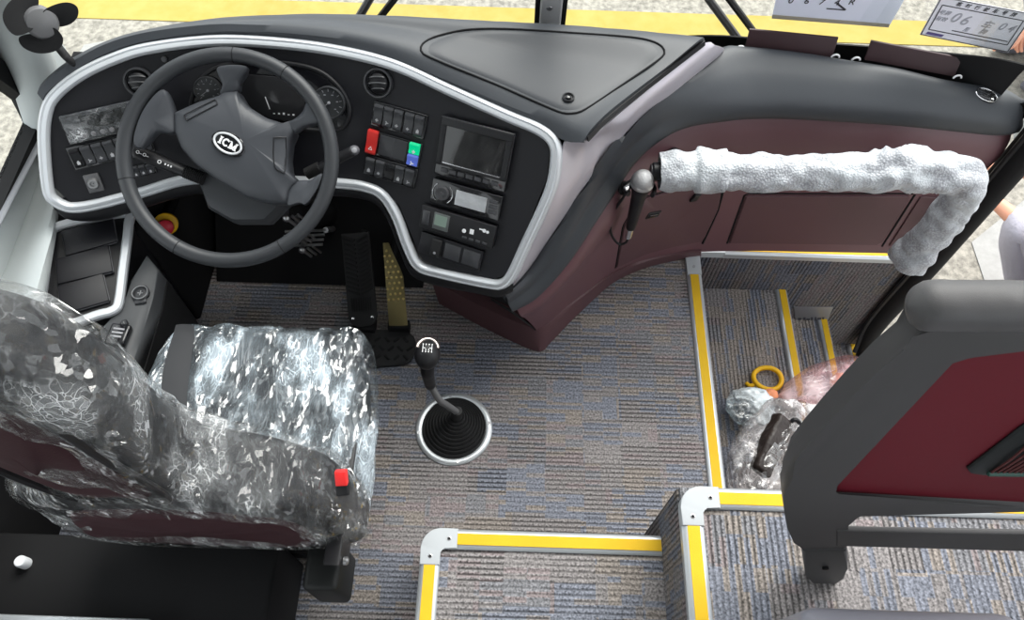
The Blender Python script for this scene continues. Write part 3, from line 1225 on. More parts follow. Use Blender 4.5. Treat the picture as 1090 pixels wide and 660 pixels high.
# padded top
FR_ = [(47, 108), (52, 99), (80, 76), (118, 56), (160, 44), (230, 36), (265, 37), (300, 39), (360, 47), (420, 62), (480, 89), (540, 117), (585, 136), (606, 146), (624, 147)]
front = [onpanel(*p, -0.004) + V((0, 0, 0.004)) for p in FR_]
fl = [p + V((0, 0.012, -0.022)) for p in front]
BK = [(52, 98, .715), (60, 84, .735), (75, 72, .75), (98, 58, .765), (130, 44, .775), (170, 34, .785), (235, 24, .79), (330, 20, .79), (395, 21, .79), (450, 23, .785), (520, 26, .78), (590, 29, .775), (660, 34, .77), (715, 39, .765), (749, 43, .76)]
back = [atz(*p) for p in BK]
mid1 = [a.lerp(b, 0.18) + V((0, 0, 0.014)) for a, b in zip(front, back)]
mid2 = [a.lerp(b, 0.6) + V((0, 0, 0.008)) for a, b in zip(front, back)]
skirt = [p + V((0.0, 0.06, -0.16)) for p in back]
mb = MB()
loft(mb, [fl, front, mid1, mid2, back, skirt], 90, 6)
obj('top_pad', mb, M_PAD, dash, solid=-0.006)
mb = MB()   # right flank of the top pad
loft(mb, [[front[-1] + V((0, 0, 0.002)), mid1[-1], mid2[-1], back[-1]], [p + V((0.003, 0, -0.012)) for p in (front[-1], mid1[-1], mid2[-1], back[-1])]], 24, 3)
obj('top_pad_side', mb, M_BLACK, dash, solid=0.004)


from mathutils.bvhtree import BVHTree


def bvh(o_):
    me = o_.data
    t = rootloc(o_)
    return BVHTree.FromPolygons([v.co + t for v in me.vertices], [tuple(p.vertices) for p in me.polygons])


PADB = bvh(C.objects['top_pad'])


def padz(P):
    h = PADB.ray_cast(V((P.x, P.y, 2.0)), V((0, 0, -1)))
    return h[0].z if h[0] else 0.78


def onpad(px, py, off=0.0):
    h = PADB.ray_cast(O, ray(px, py).normalized())
    return (h[0] if h[0] else atz(px, py, 0.78)) + V((0, 0, off))


HT = [(448, 50), (457, 42), (475, 36), (501, 31.5), (540, 31), (600, 34.5), (674, 40), (699, 46), (707.5, 55), (702, 63), (660, 92), (622, 117), (606, 121), (592, 118), (530, 91), (453, 59)]
hp = spline([onpad(*p, 0.0005) for p in HT], 120, True)
mb = MB()
mb.tube(hp, 0.0022, 8, True)
obj('hatch_gap', mb, M_DEEP, dash)
hf = spline([onpad(*p, 0.0008) for p in HT], 120, True)
hc = sum(hf, V()) / len(hf)
mb = MB()
rows = []
for k in range(13):
    s = 1 - 0.012 - k / 12 * 0.985
    row = []
    for p in hf:
        q = hc + (p - hc) * s
        q.z = padz(q) + 0.0018 + (0 if k else -0.004)
        row.append(q)
    rows.append(row)
vs = mb.grid(rows, closed_u=True)
mb.cap(vs[-1])
hatch = obj('hatch_lid', mb, mat('hatch_pad', (0.034, 0.037, 0.043), 0.48, spec=0.4, bump=(700, 0.25, 0.0007)), dash)
lk = onpad(605, 105, 0.002)
mb = MB()
mb.lathe(Fr(lk), [(0.0125, 0.0), (0.0125, 0.003), (0.010, 0.0045), (0.0085, 0.003), (0.0085, 0.001), (0.0003, 0.001)], 24)
obj('lock', mb, M_BLACK, hatch)
mb = MB()
mb.lathe(Fr(lk + V((0, 0, 0.001))), [(0.006, 0), (0.006, 0.003), (0.0045, 0.004), (0.003, 0.002), (0.0003, 0.002)], 20)
obj('key_slot', mb, M_GLOSS, hatch)

# black lower rim and skirt below the bezel, back into the footwell
LB = [(50, 212), (62, 226), (85, 230), (120, 224), (170, 208), (210, 200), (270, 200), (330, 202), (372, 204), (398, 212), (412, 232), (424, 262), (436, 288), (460, 299), (500, 307), (530, 312), (546, 306)]
lr0 = [onpanel(*p, 0.0) for p in LB]
lr1 = [p + V((0, 0.012, -0.035)) for p in lr0]
lr2 = [V((p.x - 0.01, min(p.y + 0.10, 1.3), p.z - 0.075)) for p in lr0]
lr3 = [V((p.x, min(p.y + 0.24, 1.38), min(p.z - 0.05, 0.42))) for p in lr0]
mb = MB()
loft(mb, [[p + V((0, 0.006, 0.006)) for p in lr0], lr0, lr1, lr2, lr3], 90, 5)
obj('lower_rim', mb, M_BLACK, dash, solid=-0.006)

# silver flank between the centre stack and the front console
RA = [(534, 305, .415), (549, 300, .425), (566, 268, .485), (585, 228, .56), (600, 193, .625), (612, 168, .67), (625, 150, .715), (652, 129, .715), (700, 93, .715), (750, 52, .72)]
RB = [(536, 315, .395), (560, 290, .40), (583, 256, .46), (606, 222, .525), (626, 192, .585), (643, 168, .63), (664, 144, .65), (693, 118, .665), (727, 88, .69), (764, 57, .70), (770, 51, .70)]
rb = [atz(*p) for p in RB]
ra = [onpanel(*p) - pnorm(0) * 0.003 for p in ((533, 305), (547, 301), (563, 268), (583, 226), (594, 192), (598, 166), (603, 150))] + [p + V((0.002, 0, -0.010)) for p in (front[-1], front[-1].lerp(back[-1], 0.3), front[-1].lerp(back[-1], 0.65), back[-1])] + [atz(757, 45, 0.735)]
mb = MB()
loft(mb, [ra, [a.lerp(b, 0.5) + V((0.0, -0.006, 0.008)) for a, b in zip(ra, rb)], rb, [p + V((0.01, 0.02, -0.03)) for p in rb]], 60, 6)
obj('silver_flank', mb, M_SILVER, dash, solid=-0.005)

# ---- vents
M_VENT = mat('vent_black', (0.035, 0.036, 0.040), 0.3, spec=0.6)


def vent(c, rpx):
    P = onpanel(*c)
    n_ = pnorm(P.x)
    e = onpanel(c[0] + rpx, c[1])
    r = (e - P).length
    u = (e - P).normalized()
    f = Fr(P, u, n_.cross(u), n_)
    mb = MB()
    mb.lathe(f, [(r, -0.01), (r, 0.004), (r * 0.95, 0.009), (r * 0.86, 0.009), (r * 0.80, 0.004), (r * 0.80, -0.01)], 36, False)
    ve = obj('air_vent', mb, M_VENT, dash)
    mb = MB()
    f2 = Fr(f.o, f.u, f.v, f.n)
    mb.sphere(f.o, (r * 0.72, r * 0.72, r * 0.42), f2, 28, 14)
    obj('ball', mb, M_BLACK, ve)
    for k, (v0, z0) in enumerate(((0.32, 0.36), (-0.06, 0.44), (-0.42, 0.36))):
        mb = MB()
        L = r * math.sqrt(max(0.62 ** 2 - v0 ** 2, 0.05))
        arc = [f2.p(L * math.sin(t), r * v0 + r * 0.10 * math.cos(t), r * (z0 - 0.12 * (1 - math.cos(t)))) for t in [-1.3 + 2.6 * i / 12 for i in range(13)]]
        mb.tube(arc, r * 0.055, 8)
        obj('louvre', mb, M_VENT, ve)
    return ve


vent((148, 87), 16.5)
vent((403, 88), 15.5)

# ---- rocker switches
def rocker(parent, tl, tr, br, bl, material, marks='', mm=None, tilt=0.16):
    f, w_, h_ = qframe(tl, tr, br, bl, 0.002)
    mb = MB()
    a = w_ * 0.47
    pr = [(-h_ / 2, 0.0), (-h_ / 2, 0.006), (-h_ * 0.42, 0.0095), (-h_ * 0.05, 0.006), (h_ * 0.38, 0.0125), (h_ / 2, 0.010), (h_ / 2, 0.0)]
    rows = [[f.p(s, y, z) for y, z in pr] for s in (-a, a)]
    vs = mb.grid(rows, closed_u=True)
    mb.cap(vs[0])
    mb.cap(vs[1])
    bmesh.ops.bevel(mb.bm, geom=mb.bm.edges[:], offset=0.0009, segments=2, affect='EDGES')
    sw = obj('switch', mb, material, parent)
    if marks:
        mb = MB()
        g = f.at(0, -h_ * 0.26, 0.0088)
        q = w_ * 0.15
        if marks == 'sq':
            mb.box(g, -q, q, -q, q, 0, 0.0006)
            mb.box(g, -q * .4, q * .4, q, q * 1.7, 0, 0.0006)
        elif marks == 'bar':
            mb.box(g, -q, q, -q * .4, q * .4, 0, 0.0006)
            mb.box(g, -q * .3, q * .2, -q * 1.1, q * 1.1, 0, 0.0006)
        elif marks == 'tri':
            for k in range(3):
                t0, t1 = PI / 2 + k * 2 * PI / 3, PI / 2 + (k + 1) * 2 * PI / 3
                mb.tube([g.p(q * 1.2 * math.cos(t0), q * 1.2 * math.sin(t0), 0.0008), g.p(q * 1.2 * math.cos(t1), q * 1.2 * math.sin(t1), 0.0008)], 0.0006, 6)
        elif marks == 'fan':
            for k in range(3):
                mb.box(g.rot(k * 2.1), 0, q * 1.3, -q * .3, q * .3, 0, 0.0006)
        obj('symbol', mb, mm or M_SYM, sw)
    return sw


def lerp2(a, b, t):
    return (a[0] + (b[0] - a[0]) * t, a[1] + (b[1] - a[1]) * t)


def bank(tl, tr, br, bl, name='switch_bank'):
    f, w_, h_ = qframe(tl, tr, br, bl, 0.0)
    mb = MB()
    mb.box(f, -w_ / 2, w_ / 2, -h_ / 2, h_ / 2, -0.002, 0.005, 0.0015)
    bk = obj(name, mb, M_GLOSS, dash)

    def cell(u0, u1, v0=0.08, v1=0.92):
        g = lambda u, v: lerp2(lerp2(tl, tr, u), lerp2(bl, br, u), v)
        return g(u0, v0), g(u1, v0), g(u1, v1), g(u0, v1)
    return bk, cell


M_SW = mat('switch_black', (0.034, 0.035, 0.040), 0.32, spec=0.5)
M_SYM = mat('switch_symbol', (0.40, 0.40, 0.42), 0.5)
bk, cell = bank((400, 107), (456, 122.5), (452, 149), (394, 132))
for k, mk in enumerate(('bar', 'fan', 'bar', 'bar', 'sq')):
    u0 = 0.03 + k * 0.185 + (0.02 if k > 2 else 0)
    rocker(bk, *cell(u0, u0 + 0.172), M_SW, mk)
bk, cell = bank((393, 137), (450.5, 153), (446, 178), (388, 161))
rocker(bk, *cell(0.01, 0.21, -0.04, 1.0), M_RED, 'tri', M_MARK)
mb = MB()
f, w_, h_ = qframe(*cell(0.24, 0.74), 0.003)
mb.box(f, -w_ / 2, w_ / 2, -h_ / 2, h_ / 2, 0, 0.004, 0.001)
mb.box(f, -w_ * 0.02, w_ * 0.02, -h_ / 2, h_ / 2, 0, 0.0048)
obj('blank_cover', mb, M_SW, bk)
rocker(bk, *cell(0.78, 0.98, 0.02, 0.5), M_GREEN, 'bar', M_MARK)
rocker(bk, *cell(0.78, 0.98, 0.52, 0.98), M_BLUE, 'fan', M_MARK)
bk, cell = bank((391, 164), (446, 179.5), (441.5, 201), (386.5, 184))
for k, mk in enumerate(('sq', 'bar', '', 'sq', 'fan')):
    u0 = 0.02 + k * 0.19
    rocker(bk, *cell(u0, u0 + 0.175), M_SW if k != 2 else M_GLOSS, mk)
# left bank
bk, cell = bank((70, 157.5), (155, 137), (168, 160), (81, 181))
for k, mk in enumerate(('sq', 'fan', 'bar', 'sq', '', 'bar', '')):
    u0 = 0.02 + k * 0.139
    rocker(bk, *cell(u0, u0 + 0.128), M_SW if k else M_GLOSS, mk)
bk, cell = bank((138, 176), (163, 172), (168, 183), (143, 190), 'indicator_strip')
for k in range(3):
    rocker(bk, *cell(0.05 + k * 0.31, 0.33 + k * 0.31), M_SW, 'sq')

# ---- climate control unit with film over its display
f, w_, h_ = qframe((64, 123), (148, 105), (161, 133), (76, 153), 0.0)
mb = MB()
mb.box(f, -w_ / 2, w_ / 2, -h_ / 2, h_ / 2, -0.002, 0.010, 0.003)
cu_ = obj('climate_unit', mb, mat('unit_dark', (0.04, 0.042, 0.048), 0.3), dash)
mb = MB()
mb.box(f, -w_ * 0.28, w_ * 0.25, -h_ * 0.12, h_ * 0.36, 0.009, 0.0112, 0.0006)
obj('display', mb, mat('display_dark', (0.012, 0.013, 0.015), 0.15), cu_)
for k in range(6):
    mb = MB()
    mb.lathe(f.at(-w_ * 0.30 + k * w_ * 0.115, -h_ * 0.32, 0.0098), [(0.0052, 0), (0.0052, 0.002), (0.004, 0.003), (0.0003, 0.003)], 16)
    obj('button', mb, mat('button_grey', (0.16, 0.16, 0.17), 0.4), cu_)
mb = MB()
for (a, b) in ((0.33, 0.12), (0.40, -0.02), (0.34, -0.1)):
    mb.box(f.at(w_ * a, h_ * b, 0.0098).rot(0.4), -0.004, 0.004, -0.0012, 0.0012, 0, 0.0008)
obj('symbol', mb, M_MARK, cu_)
mb = MB()
gw = 22
rows = []
for i in range(gw):
    rows.append([f.p(w_ * (-0.5 + i / (gw - 1)), h_ * (-0.5 + j / 9), 0.0125 + 0.002 * noise.noise(V((i * 0.7, j * 0.9, 3)))) for j in range(10)])
mb.grid(rows)
M_UF = film('unit_film', (0.98, 0.98, 0.98), 0.4, 0.03, 0.1, 60, 0.5, (1, 1, 1), (0.85, 0.87, 0.9), 0.012, 0.03)
obj('protective_film', mb, M_UF, cu_, solid=0.0004)

# ---- round key switch on the left
f, w_, h_ = qframe((91, 186), (107, 183.5), (109, 202), (93, 206), 0.0)
mb = MB()
mb.box(f, -w_ / 2, w_ / 2, -h_ / 2, h_ / 2, -0.002, 0.006, 0.002)
ks = obj('rotary_switch', mb, mat('knob_plate', (0.10, 0.10, 0.105), 0.35), dash)
mb = MB()
mb.lathe(f.at(0, 0, 0.005), [(w_ * 0.40, 0), (w_ * 0.40, 0.004), (w_ * 0.32, 0.008), (w_ * 0.18, 0.008), (w_ * 0.15, 0.005), (w_ * 0.06, 0.005), (w_ * 0.05, 0.009), (0.0003, 0.009)], 28)
obj('ring', mb, M_STEEL, ks)

# ---- instrument cluster
CL = [(205, 118), (208, 95), (220, 78), (240, 69), (270, 66), (310, 68), (340, 76), (360, 92), (371, 112), (370, 128), (360, 138), (330, 138), (280, 130), (230, 128)]
obj('cluster_recess', sheet(CL, 0.004, 0.010), M_GLOSS, dash, smooth=30)
cp_ = spline([onpanel(*p, 0.004) for p in CL], 80, True)
mb = MB()
mb.tube(cp_, 0.005, 8, True)
obj('cluster_hood', mb, M_BLACK, dash)
for c, rp in (((222, 96), 15), ((351, 109), 17)):
    P = onpanel(*c, 0.006)
    n_ = pnorm(P.x)
    u = V((1, 0, 0)) - n_ * n_.x
    f = Fr(P, u, n_.cross(u.normalized()), n_)
    r = (onpanel(c[0] + rp, c[1], 0.006) - P).length
    mb = MB()
    mb.lathe(f, [(r, 0), (r, 0.007), (r * 0.94, 0.010), (r * 0.90, 0.0095), (r * 0.88, 0.006), (0.0003, 0.006)], 40)
    gg = obj('gauge', mb, mat('gauge_dark', (0.035, 0.037, 0.04), 0.3), dash)
    mb = MB()
    for k in range(11):
        t = math.radians(225 - k * 27)
        g = f.at(r * 0.74 * math.cos(t), r * 0.74 * math.sin(t), 0.0062).rot(t)
        mb.box(g, -r * 0.08, r * 0.08, -r * 0.018, r * 0.018, 0, 0.0006)
        if k % 2 == 0:
            g2 = f.at(r * 0.52 * math.cos(t), r * 0.52 * math.sin(t), 0.0062)
            mb.box(g2, -r * 0.06, r * 0.06, -r * 0.03, r * 0.03, 0, 0.0006)
    obj('dial_marks', mb, M_GREYMARK, gg)
    mb = MB()
    mb.box(f.at(0, 0, 0.008).rot(math.radians(215)), -r * 0.1, r * 0.62, -r * 0.02, r * 0.02, 0, 0.001)
    mb.lathe(f.at(0, 0, 0.006), [(r * 0.09, 0), (r * 0.09, 0.004), (0.0003, 0.005)], 16)
    obj('needle', mb, M_GREYMARK, gg)
f, w_, h_ = qframe((255, 78), (330, 84), (322, 128), (250, 122), 0.010)
mb = MB()
mb.box(f, -w_ / 2, w_ / 2, -h_ / 2, h_ / 2, -0.002, 0.003, 0.001)
cs_ = obj('cluster_screen', mb, mat('screen_black', (0.018, 0.018, 0.02), 0.1), dash)
mb = MB()
mb.box(f.at(-w_ * 0.02, -h_ * 0.22, 0.003).rot(1.9), -0.004, 0.022, -0.0009, 0.0009, 0, 0.0006)
for k in range(5):
    mb.box(f.at(w_ * (0.05 + k * 0.07), -h_ * 0.36, 0.003), -0.002, 0.002, -0.001, 0.001 + 0.0012 * (k % 3), 0, 0.0006)
obj('screen_marks', mb, M_MARK, cs_)

# ---- centre stack: monitor, radio, recorder, tray
SF = [(470, 106), (500, 112), (545, 130), (574, 147), (580, 164), (572, 195), (538, 282), (520, 291), (470, 281), (446, 272), (441, 258), (455, 200)]
obj('stack_panel', sheet(SF, -0.0035, 0.004), mat('stack_black', (0.010, 0.010, 0.012), 0.36, bump=(1200, 0.12, 0.0005)), dash, smooth=30)

f, w_, h_ = qframe((474, 122), (553, 142), (537, 203), (463, 183), 0.004)
mb = MB()
mb.box(f, -w_ / 2, w_ / 2, -h_ / 2, h_ / 2, -0.002, 0.010, 0.0025)
mon = obj('monitor', mb, M_GLOSS, dash)
mb = MB()
wi, hi_, dp = w_ * 0.485, h_ * 0.485, 0.014
for a0, a1, b0, b1 in ((-wi, wi, h_ * 0.36, hi_), (-wi, wi, -h_ * 0.31, -h_ * 0.27), (-wi, -w_ * 0.41, -h_ * 0.31, h_ * 0.36), (w_ * 0.41, wi, -h_ * 0.31, h_ * 0.36)):
    mb.box(f, a0, a1, b0, b1, 0.009, dp, 0.001)
obj('screen_frame', mb, M_BLACK, mon)
mb = MB()
mb.box(f, -w_ * 0.41, w_ * 0.41, -h_ * 0.27, h_ * 0.36, 0.009, 0.0112)
scr = obj('screen', mb, mat('screen_glass', (0.012, 0.012, 0.013), 0.06, coat=0.6), mon)
mb = MB()
mb.box(f, -w_ * 0.40, w_ * 0.40, -h_ * 0.265, -h_ * 0.255, 0.0112, 0.0122)
obj('screen_edge', mb, M_CHROME, mon)
for k in range(7):
    mb = MB()
    mb.box(f.at(-w_ * 0.36 + k * w_ * 0.118, -h_ * 0.39, 0.0095), -w_ * 0.045, w_ * 0.045, -h_ * 0.035, h_ * 0.035, 0, 0.003, 0.0008)
    obj('button', mb, mat('button_dark', (0.05, 0.05, 0.055), 0.35), mon)

f, w_, h_ = qframe((463, 188), (538, 208), (532, 233.5), (459.5, 213), 0.004)
mb = MB()
mb.box(f, -w_ / 2, w_ / 2, -h_ / 2, h_ / 2, -0.002, 0.010, 0.002)
rad = obj('radio', mb, M_GLOSS, dash)
mb = MB()
mb.lathe(f.at(-w_ * 0.33, 0, 0.009), [(h_ * 0.30, 0), (h_ * 0.30, 0.004), (h_ * 0.26, 0.008), (h_ * 0.20, 0.008), (h_ * 0.18, 0.006), (h_ * 0.1, 0.006), (h_ * 0.08, 0.009), (0.0003, 0.009)], 26)
obj('knob', mb, mat('knob_dark', (0.06, 0.06, 0.065), 0.25), rad)
mb = MB()
for t0, t1 in ((2.2, 4.1), (-0.9, 0.9)):
    mb.tube([f.p(-w_ * 0.33 + h_ * 0.42 * math.cos(t), h_ * 0.42 * math.sin(t), 0.011) for t in [t0 + (t1 - t0) * i / 10 for i in range(11)]], 0.0013, 8)
obj('chrome_arcs', mb, M_CHROME, rad)
mb = MB()
rows = [[f.p(w_ * (-0.14 + 0.44 * i / 14), h_ * (-0.30 + 0.6 * j / 6), 0.0115 + 0.0012 * noise.noise(V((i * .5, j * .6, 1)))) for j in range(7)] for i in range(15)]
mb.grid(rows)
obj('display_film', mb, mat('display_film', (0.42, 0.43, 0.45), 0.2, mottled=0.35, bump=(90, 0.5, 0.003)), rad, solid=0.0015)
for k in range(3):
    mb = MB()
    mb.box(f.at(w_ * 0.39, h_ * (0.22 - 0.22 * k), 0.0095), -w_ * 0.06, w_ * 0.06, -h_ * 0.07, h_ * 0.07, 0, 0.003, 0.0008)
    obj('button', mb, M_SW, rad)

f, w_, h_ = qframe((452, 216), (531, 239), (526, 263), (448.5, 239), 0.004)
mb = MB()
mb.box(f, -w_ / 2, w_ / 2, -h_ / 2, h_ / 2, -0.002, 0.012, 0.002)
tac = obj('travel_recorder', mb, M_BLACK, dash)
mb = MB()
mb.box(f, -w_ * 0.32, -w_ * 0.11, -h_ * 0.36, h_ * 0.36, 0.011, 0.0135, 0.0008)
dsp = obj('display', mb, mat('lcd_bezel', (0.10, 0.11, 0.11), 0.3), tac)
mb = MB()
mb.box(f, -w_ * 0.30, -w_ * 0.14, -h_ * 0.18, h_ * 0.28, 0.0133, 0.0142)
obj('lcd', mb, M_LCD, tac)
mb = MB()
mb.lathe(f.at(w_ * 0.10, -h_ * 0.08, 0.0115), [(0.0045, 0), (0.0045, 0.0018), (0.0003, 0.002)], 18)
obj('round_mark', mb, M_MARK, tac)
mb = MB()
mb.box(f.at(w_ * 0.20, -h_ * 0.02, 0.0115), -0.0045, 0.0045, -0.0055, 0.0055, 0, 0.0012)
obj('square_sticker', mb, M_MARK, tac)
mb = MB()
mb.lathe(f.at(w_ * 0.355, h_ * 0.18, 0.0115), [(0.0042, 0), (0.0042, 0.0012), (0.0003, 0.0014)], 16)
mb.lathe(f.at(w_ * 0.40, h_ * 0.16, 0.0115), [(0.0034, 0), (0.0034, 0.0012), (0.0003, 0.0014)], 16)
mb.box(f.at(w_ * 0.30, h_ * 0.2, 0.0115), -0.002, 0.012, -0.0015, 0.0015, 0, 0.0012)
obj('key_symbol', mb, M_MARK, tac)
mb = MB()
mb.box(f, -w_ * 0.47, -w_ * 0.37, -h_ * 0.3, h_ * 0.3, 0.011, 0.0145, 0.001)
obj('button', mb, M_SW, tac)
for k in range(4):
    mb = MB()
    mb.box(f.at(w_ * (0.12 + 0.09 * k), -h_ * 0.36, 0.0115), -w_ * 0.03, w_ * 0.03, -h_ * 0.05, h_ * 0.05, 0, 0.002, 0.0006)
    obj('button', mb, M_SW, tac)
f, w_, h_ = qframe((450, 244), (516, 268), (511, 287), (446, 268), 0.003)
mb = MB()
mb.box(f, -w_ / 2, w_ / 2, -h_ / 2, h_ / 2, -0.002, 0.004, 0.001)
tr_ = obj('blank_tray', mb, M_PANEL, dash)
mb = MB()
mb.box(f, -w_ * 0.10, w_ * 0.16, -h_ * 0.36, h_ * 0.36, 0.0035, 0.006, 0.001)
mb.box(f, w_ * 0.20, w_ * 0.47, -h_ * 0.36, h_ * 0.36, 0.0035, 0.006, 0.001)
obj('blank_cover', mb, M_SW, tr_)
mb = MB()
mb.box(f, -w_ * 0.30, -w_ * 0.14, -h_ * 0.42, h_ * 0.42, 0.0035, 0.014, 0.003)
obj('socket_cover', mb, M_RIBB, tr_)
mb = MB()
mb.lathe(f.at(-w_ * 0.22, -h_ * 0.22, 0.0138), [(0.003, 0), (0.003, 0.001), (0.0003, 0.0012)], 12)
obj('symbol', mb, M_GREYMARK, tr_)
# small round sensor near the top of the panel
P = onpanel(175, 63)
mb = MB()
mb.lathe(Fr(P, V((1, 0, 0)), pnorm(P.x).cross(V((1, 0, 0))), pnorm(P.x)), [(0.006, 0), (0.006, 0.003), (0.004, 0.004), (0.0003, 0.004)], 18)
obj('sensor', mb, mat('sensor', (0.05, 0.05, 0.055), 0.4), dash)

# =================================================================== FRONT CONSOLE (maroon, passenger side)
con = thing('front_console', 'maroon front console with a charcoal padded top beside the stairwell', 'console', (0.6, 1.3, 0.0))
# rails: silver edge -> crest -> front lip -> maroon face -> floor
PA_ = [(537, 318, .385), (562, 290, .395), (586, 256, .455), (608, 222, .52), (628, 192, .58), (645, 168, .625), (667, 143, .645), (696, 117, .66), (730, 87, .67), (768, 54, .67), (792, 52, .665), (850, 58, .655), (900, 66, .645), (950, 74, .635), (1000, 86, .62), (1040, 93, .61), (1070, 98, .60), (1084, 108, .59)]
PB_ = [(540, 322, .365), (566, 304, .37), (596, 268, .425), (622, 226, .49), (644, 192, .545), (664, 164, .58), (690, 140, .60), (720, 124, .61), (760, 116, .61), (820, 112, .605), (900, 116, .595), (960, 120, .585), (1020, 127, .575), (1062, 132, .565), (1083, 130, .56), (1086, 122, .565)]
PC_ = [(545, 330, .335), (572, 314, .345), (604, 278, .395), (632, 236, .46), (654, 202, .51), (672, 175, .545), (696, 152, .565), (724, 136, .575), (762, 128, .575), (820, 124, .57), (900, 128, .56), (960, 132, .55), (1020, 138, .54), (1062, 142, .53), (1083, 139, .53), (1087, 130, .535)]
ca, cb, cc = [[atz(*p) for p in q] for q in (PA_, PB_, PC_)]
N_ = 110
a_, b_, c_ = spline(ca, N_), spline(cb, N_), spline(cc, N_)
crest = [p.lerp(q, 0.45) + V((0, 0, 0.016)) for p, q in zip(a_, b_)]
crest2 = [p.lerp(q, 0.8) + V((0, 0, 0.013)) for p, q in zip(a_, b_)]
tuck = [p + V((0.004, 0.03, -0.008)) for p in c_]
mb = MB()
loft(mb, [[p + V((0.005, 0.02, -0.05)) for p in a_], a_, crest, crest2, b_, c_, tuck], N_, 5)
obj('padded_top', mb, M_PAD, con, solid=-0.005)
# maroon face
FL_ = [(572, 352, .06), (584, 344, .06), (604, 326, .055), (627, 309, .05), (652, 291, .045), (684, 278, .04), (720, 270, .035), (745, 267, .03), (800, 266, .03), (860, 267, .03), (920, 268, .03), (960, 269, .03), (1000, 270, .03), (1040, 271, .03), (1075, 272, .03)]
fl_ = [V((min(p.x, 1.195), p.y, p.z)) for p in spline([atz(*p) for p in FL_], N_)]
ctop = [p + V((0.004, 0.022, -0.004)) for p in c_]
ctop = [V((min(p.x, 1.195), p.y, p.z)) for p in ctop]


def face_rail(t, bulge):
    out = []
    for p, q in zip(ctop, fl_):
        m_ = p.lerp(q, t)
        d = (q - p)
        out.append(m_ + V((0.3, -1, 0)).normalized() * bulge)
    return out


face = [ctop, face_rail(0.06, 0.016), face_rail(0.16, 0.022), face_rail(0.34, 0.010), face_rail(0.65, 0.002), fl_]
mb = MB()
loft(mb, face, N_, 6)
fc = obj('maroon_face', mb, M_MAROON, con, solid=-0.004)
FACEB = bvh(fc)


def onface(px, py, off=0.0):
    """point of the maroon face seen at a pixel (nearest ray crossing of the lofted grid)"""
    h = FACEB.ray_cast(O, ray(px, py).normalized())
    if h[0] is None:
        return aty(px, py, 1.26), V((0, -1, 0))
    nn = h[1] if h[1].dot(ray(px, py)) < 0 else -h[1]
    return h[0] + nn * off, nn


def face_path(pts, n, off=0.0, closed=False):
    q = spline([V((x, y, 0)) for x, y in pts], n, closed)
    r = [onface(p.x, p.y, off) for p in q]
    return [a for a, b in r], [b for a, b in r]


# plinth at the foot of the console
PL0 = [(468, 322), (520, 350), (572, 373), (584, 365), (604, 344), (628, 321), (652, 300), (684, 285), (720, 276), (746, 272)]
PL1 = [(460, 298, .085), (515, 326, .085), (566, 347, .085), (584, 344, .075), (604, 326, .07), (627, 309, .065), (652, 291, .06), (684, 278, .05), (720, 270, .045), (746, 267, .04)]
p0 = [atz(*p, 0.001) for p in PL0]
p1 = [atz(*p) for p in PL1]
mb = MB()
loft(mb, [p0, [a.lerp(b, 0.85) for a, b in zip(p0, p1)], p1, [p + V((0.01, 0.06, 0.002)) for p in p1]], 70, 4, smooth=False)
obj('plinth', mb, M_MAROOND, con, solid=-0.004, smooth=30)
# inner black face under the centre stack, towards the driver
mb = MB()
inn0 = [p + V((0.012, 0.035, 0.0)) for p in p1[:3]]
inn1 = [onpanel(*p, 0.0) + V((0.012, 0.05, -0.05)) for p in ((440, 294), (490, 308), (540, 312))]
loft(mb, [inn0, inn1], 20, 6)
obj('side_cover', mb, M_BLACKM, con, solid=0.004)
# filler between the silver edge and the maroon face at its left end
mb = MB()
e0 = [c_[0], ctop[0], fl_[0]]
loft(mb, [[c_[0] + V((0, 0, 0.0)), fl_[0]], [c_[0] + V((-0.05, 0.03, 0)), fl_[0] + V((-0.03, 0.03, 0))]], 20, 4)
obj('end_cover', mb, M_BLACKM, con, solid=0.004)

# compartment doors and seams
def door(name, poly, lab=None):
    pts, nn = face_path(poly, 60, 0.0, True)
    cx = sum((V((x, y, 0)) for x, y in poly), V()) / len(poly)
    rows = []
    q = spline([V((x, y, 0)) for x, y in poly], 60, True)
    q = resample([V((x, y, 0)) for x, y in poly], 60, True)
    for s, off in ((1.0, -0.004), (1.0, 0.0025), (0.985, 0.0045), (0.6, 0.0045), (0.25, 0.0045), (0.02, 0.0045)):
        rows.append([onface(cx.x + (p.x - cx.x) * s, cx.y + (p.y - cx.y) * s, off)[0] for p in q])
    mb = MB()
    vs = mb.grid(rows, closed_u=True)
    mb.cap(vs[-1])
    return obj(name, mb, M_MAROOND, con, smooth=25)


def groove(name, pts, r=0.0028, closed=False, n=40):
    q = resample([V((x, y, 0)) for x, y in pts], n, closed)
    p = [onface(k.x, k.y, -0.0008)[0] for k in q]
    mb = MB()
    mb.tube(p, r, 8, closed)
    return obj(name, mb, M_DEEP, con)


d1 = door('compartment_door', [(656, 284), (664, 240), (681, 212), (722, 201), (768, 203), (764, 222), (748, 256), (716, 262), (686, 270)])
groove('door_gap', [(655, 285), (663, 240), (680, 211), (722, 200), (769, 202)], 0.0025)
groove('door_gap', [(748, 259), (764, 224), (770, 202)], 0.004)
d2 = door('compartment_door', [(776, 258), (794, 208), (868, 208), (970, 208), (938, 260), (860, 259)])
groove('door_gap', [(774, 259), (793, 206), (972, 206)], 0.0030)
groove('door_gap', [(939, 262), (974, 207)], 0.0035)
d3 = door('compartment_door', [(946, 261), (980, 208), (1030, 212), (1012, 262), (1000, 264)])
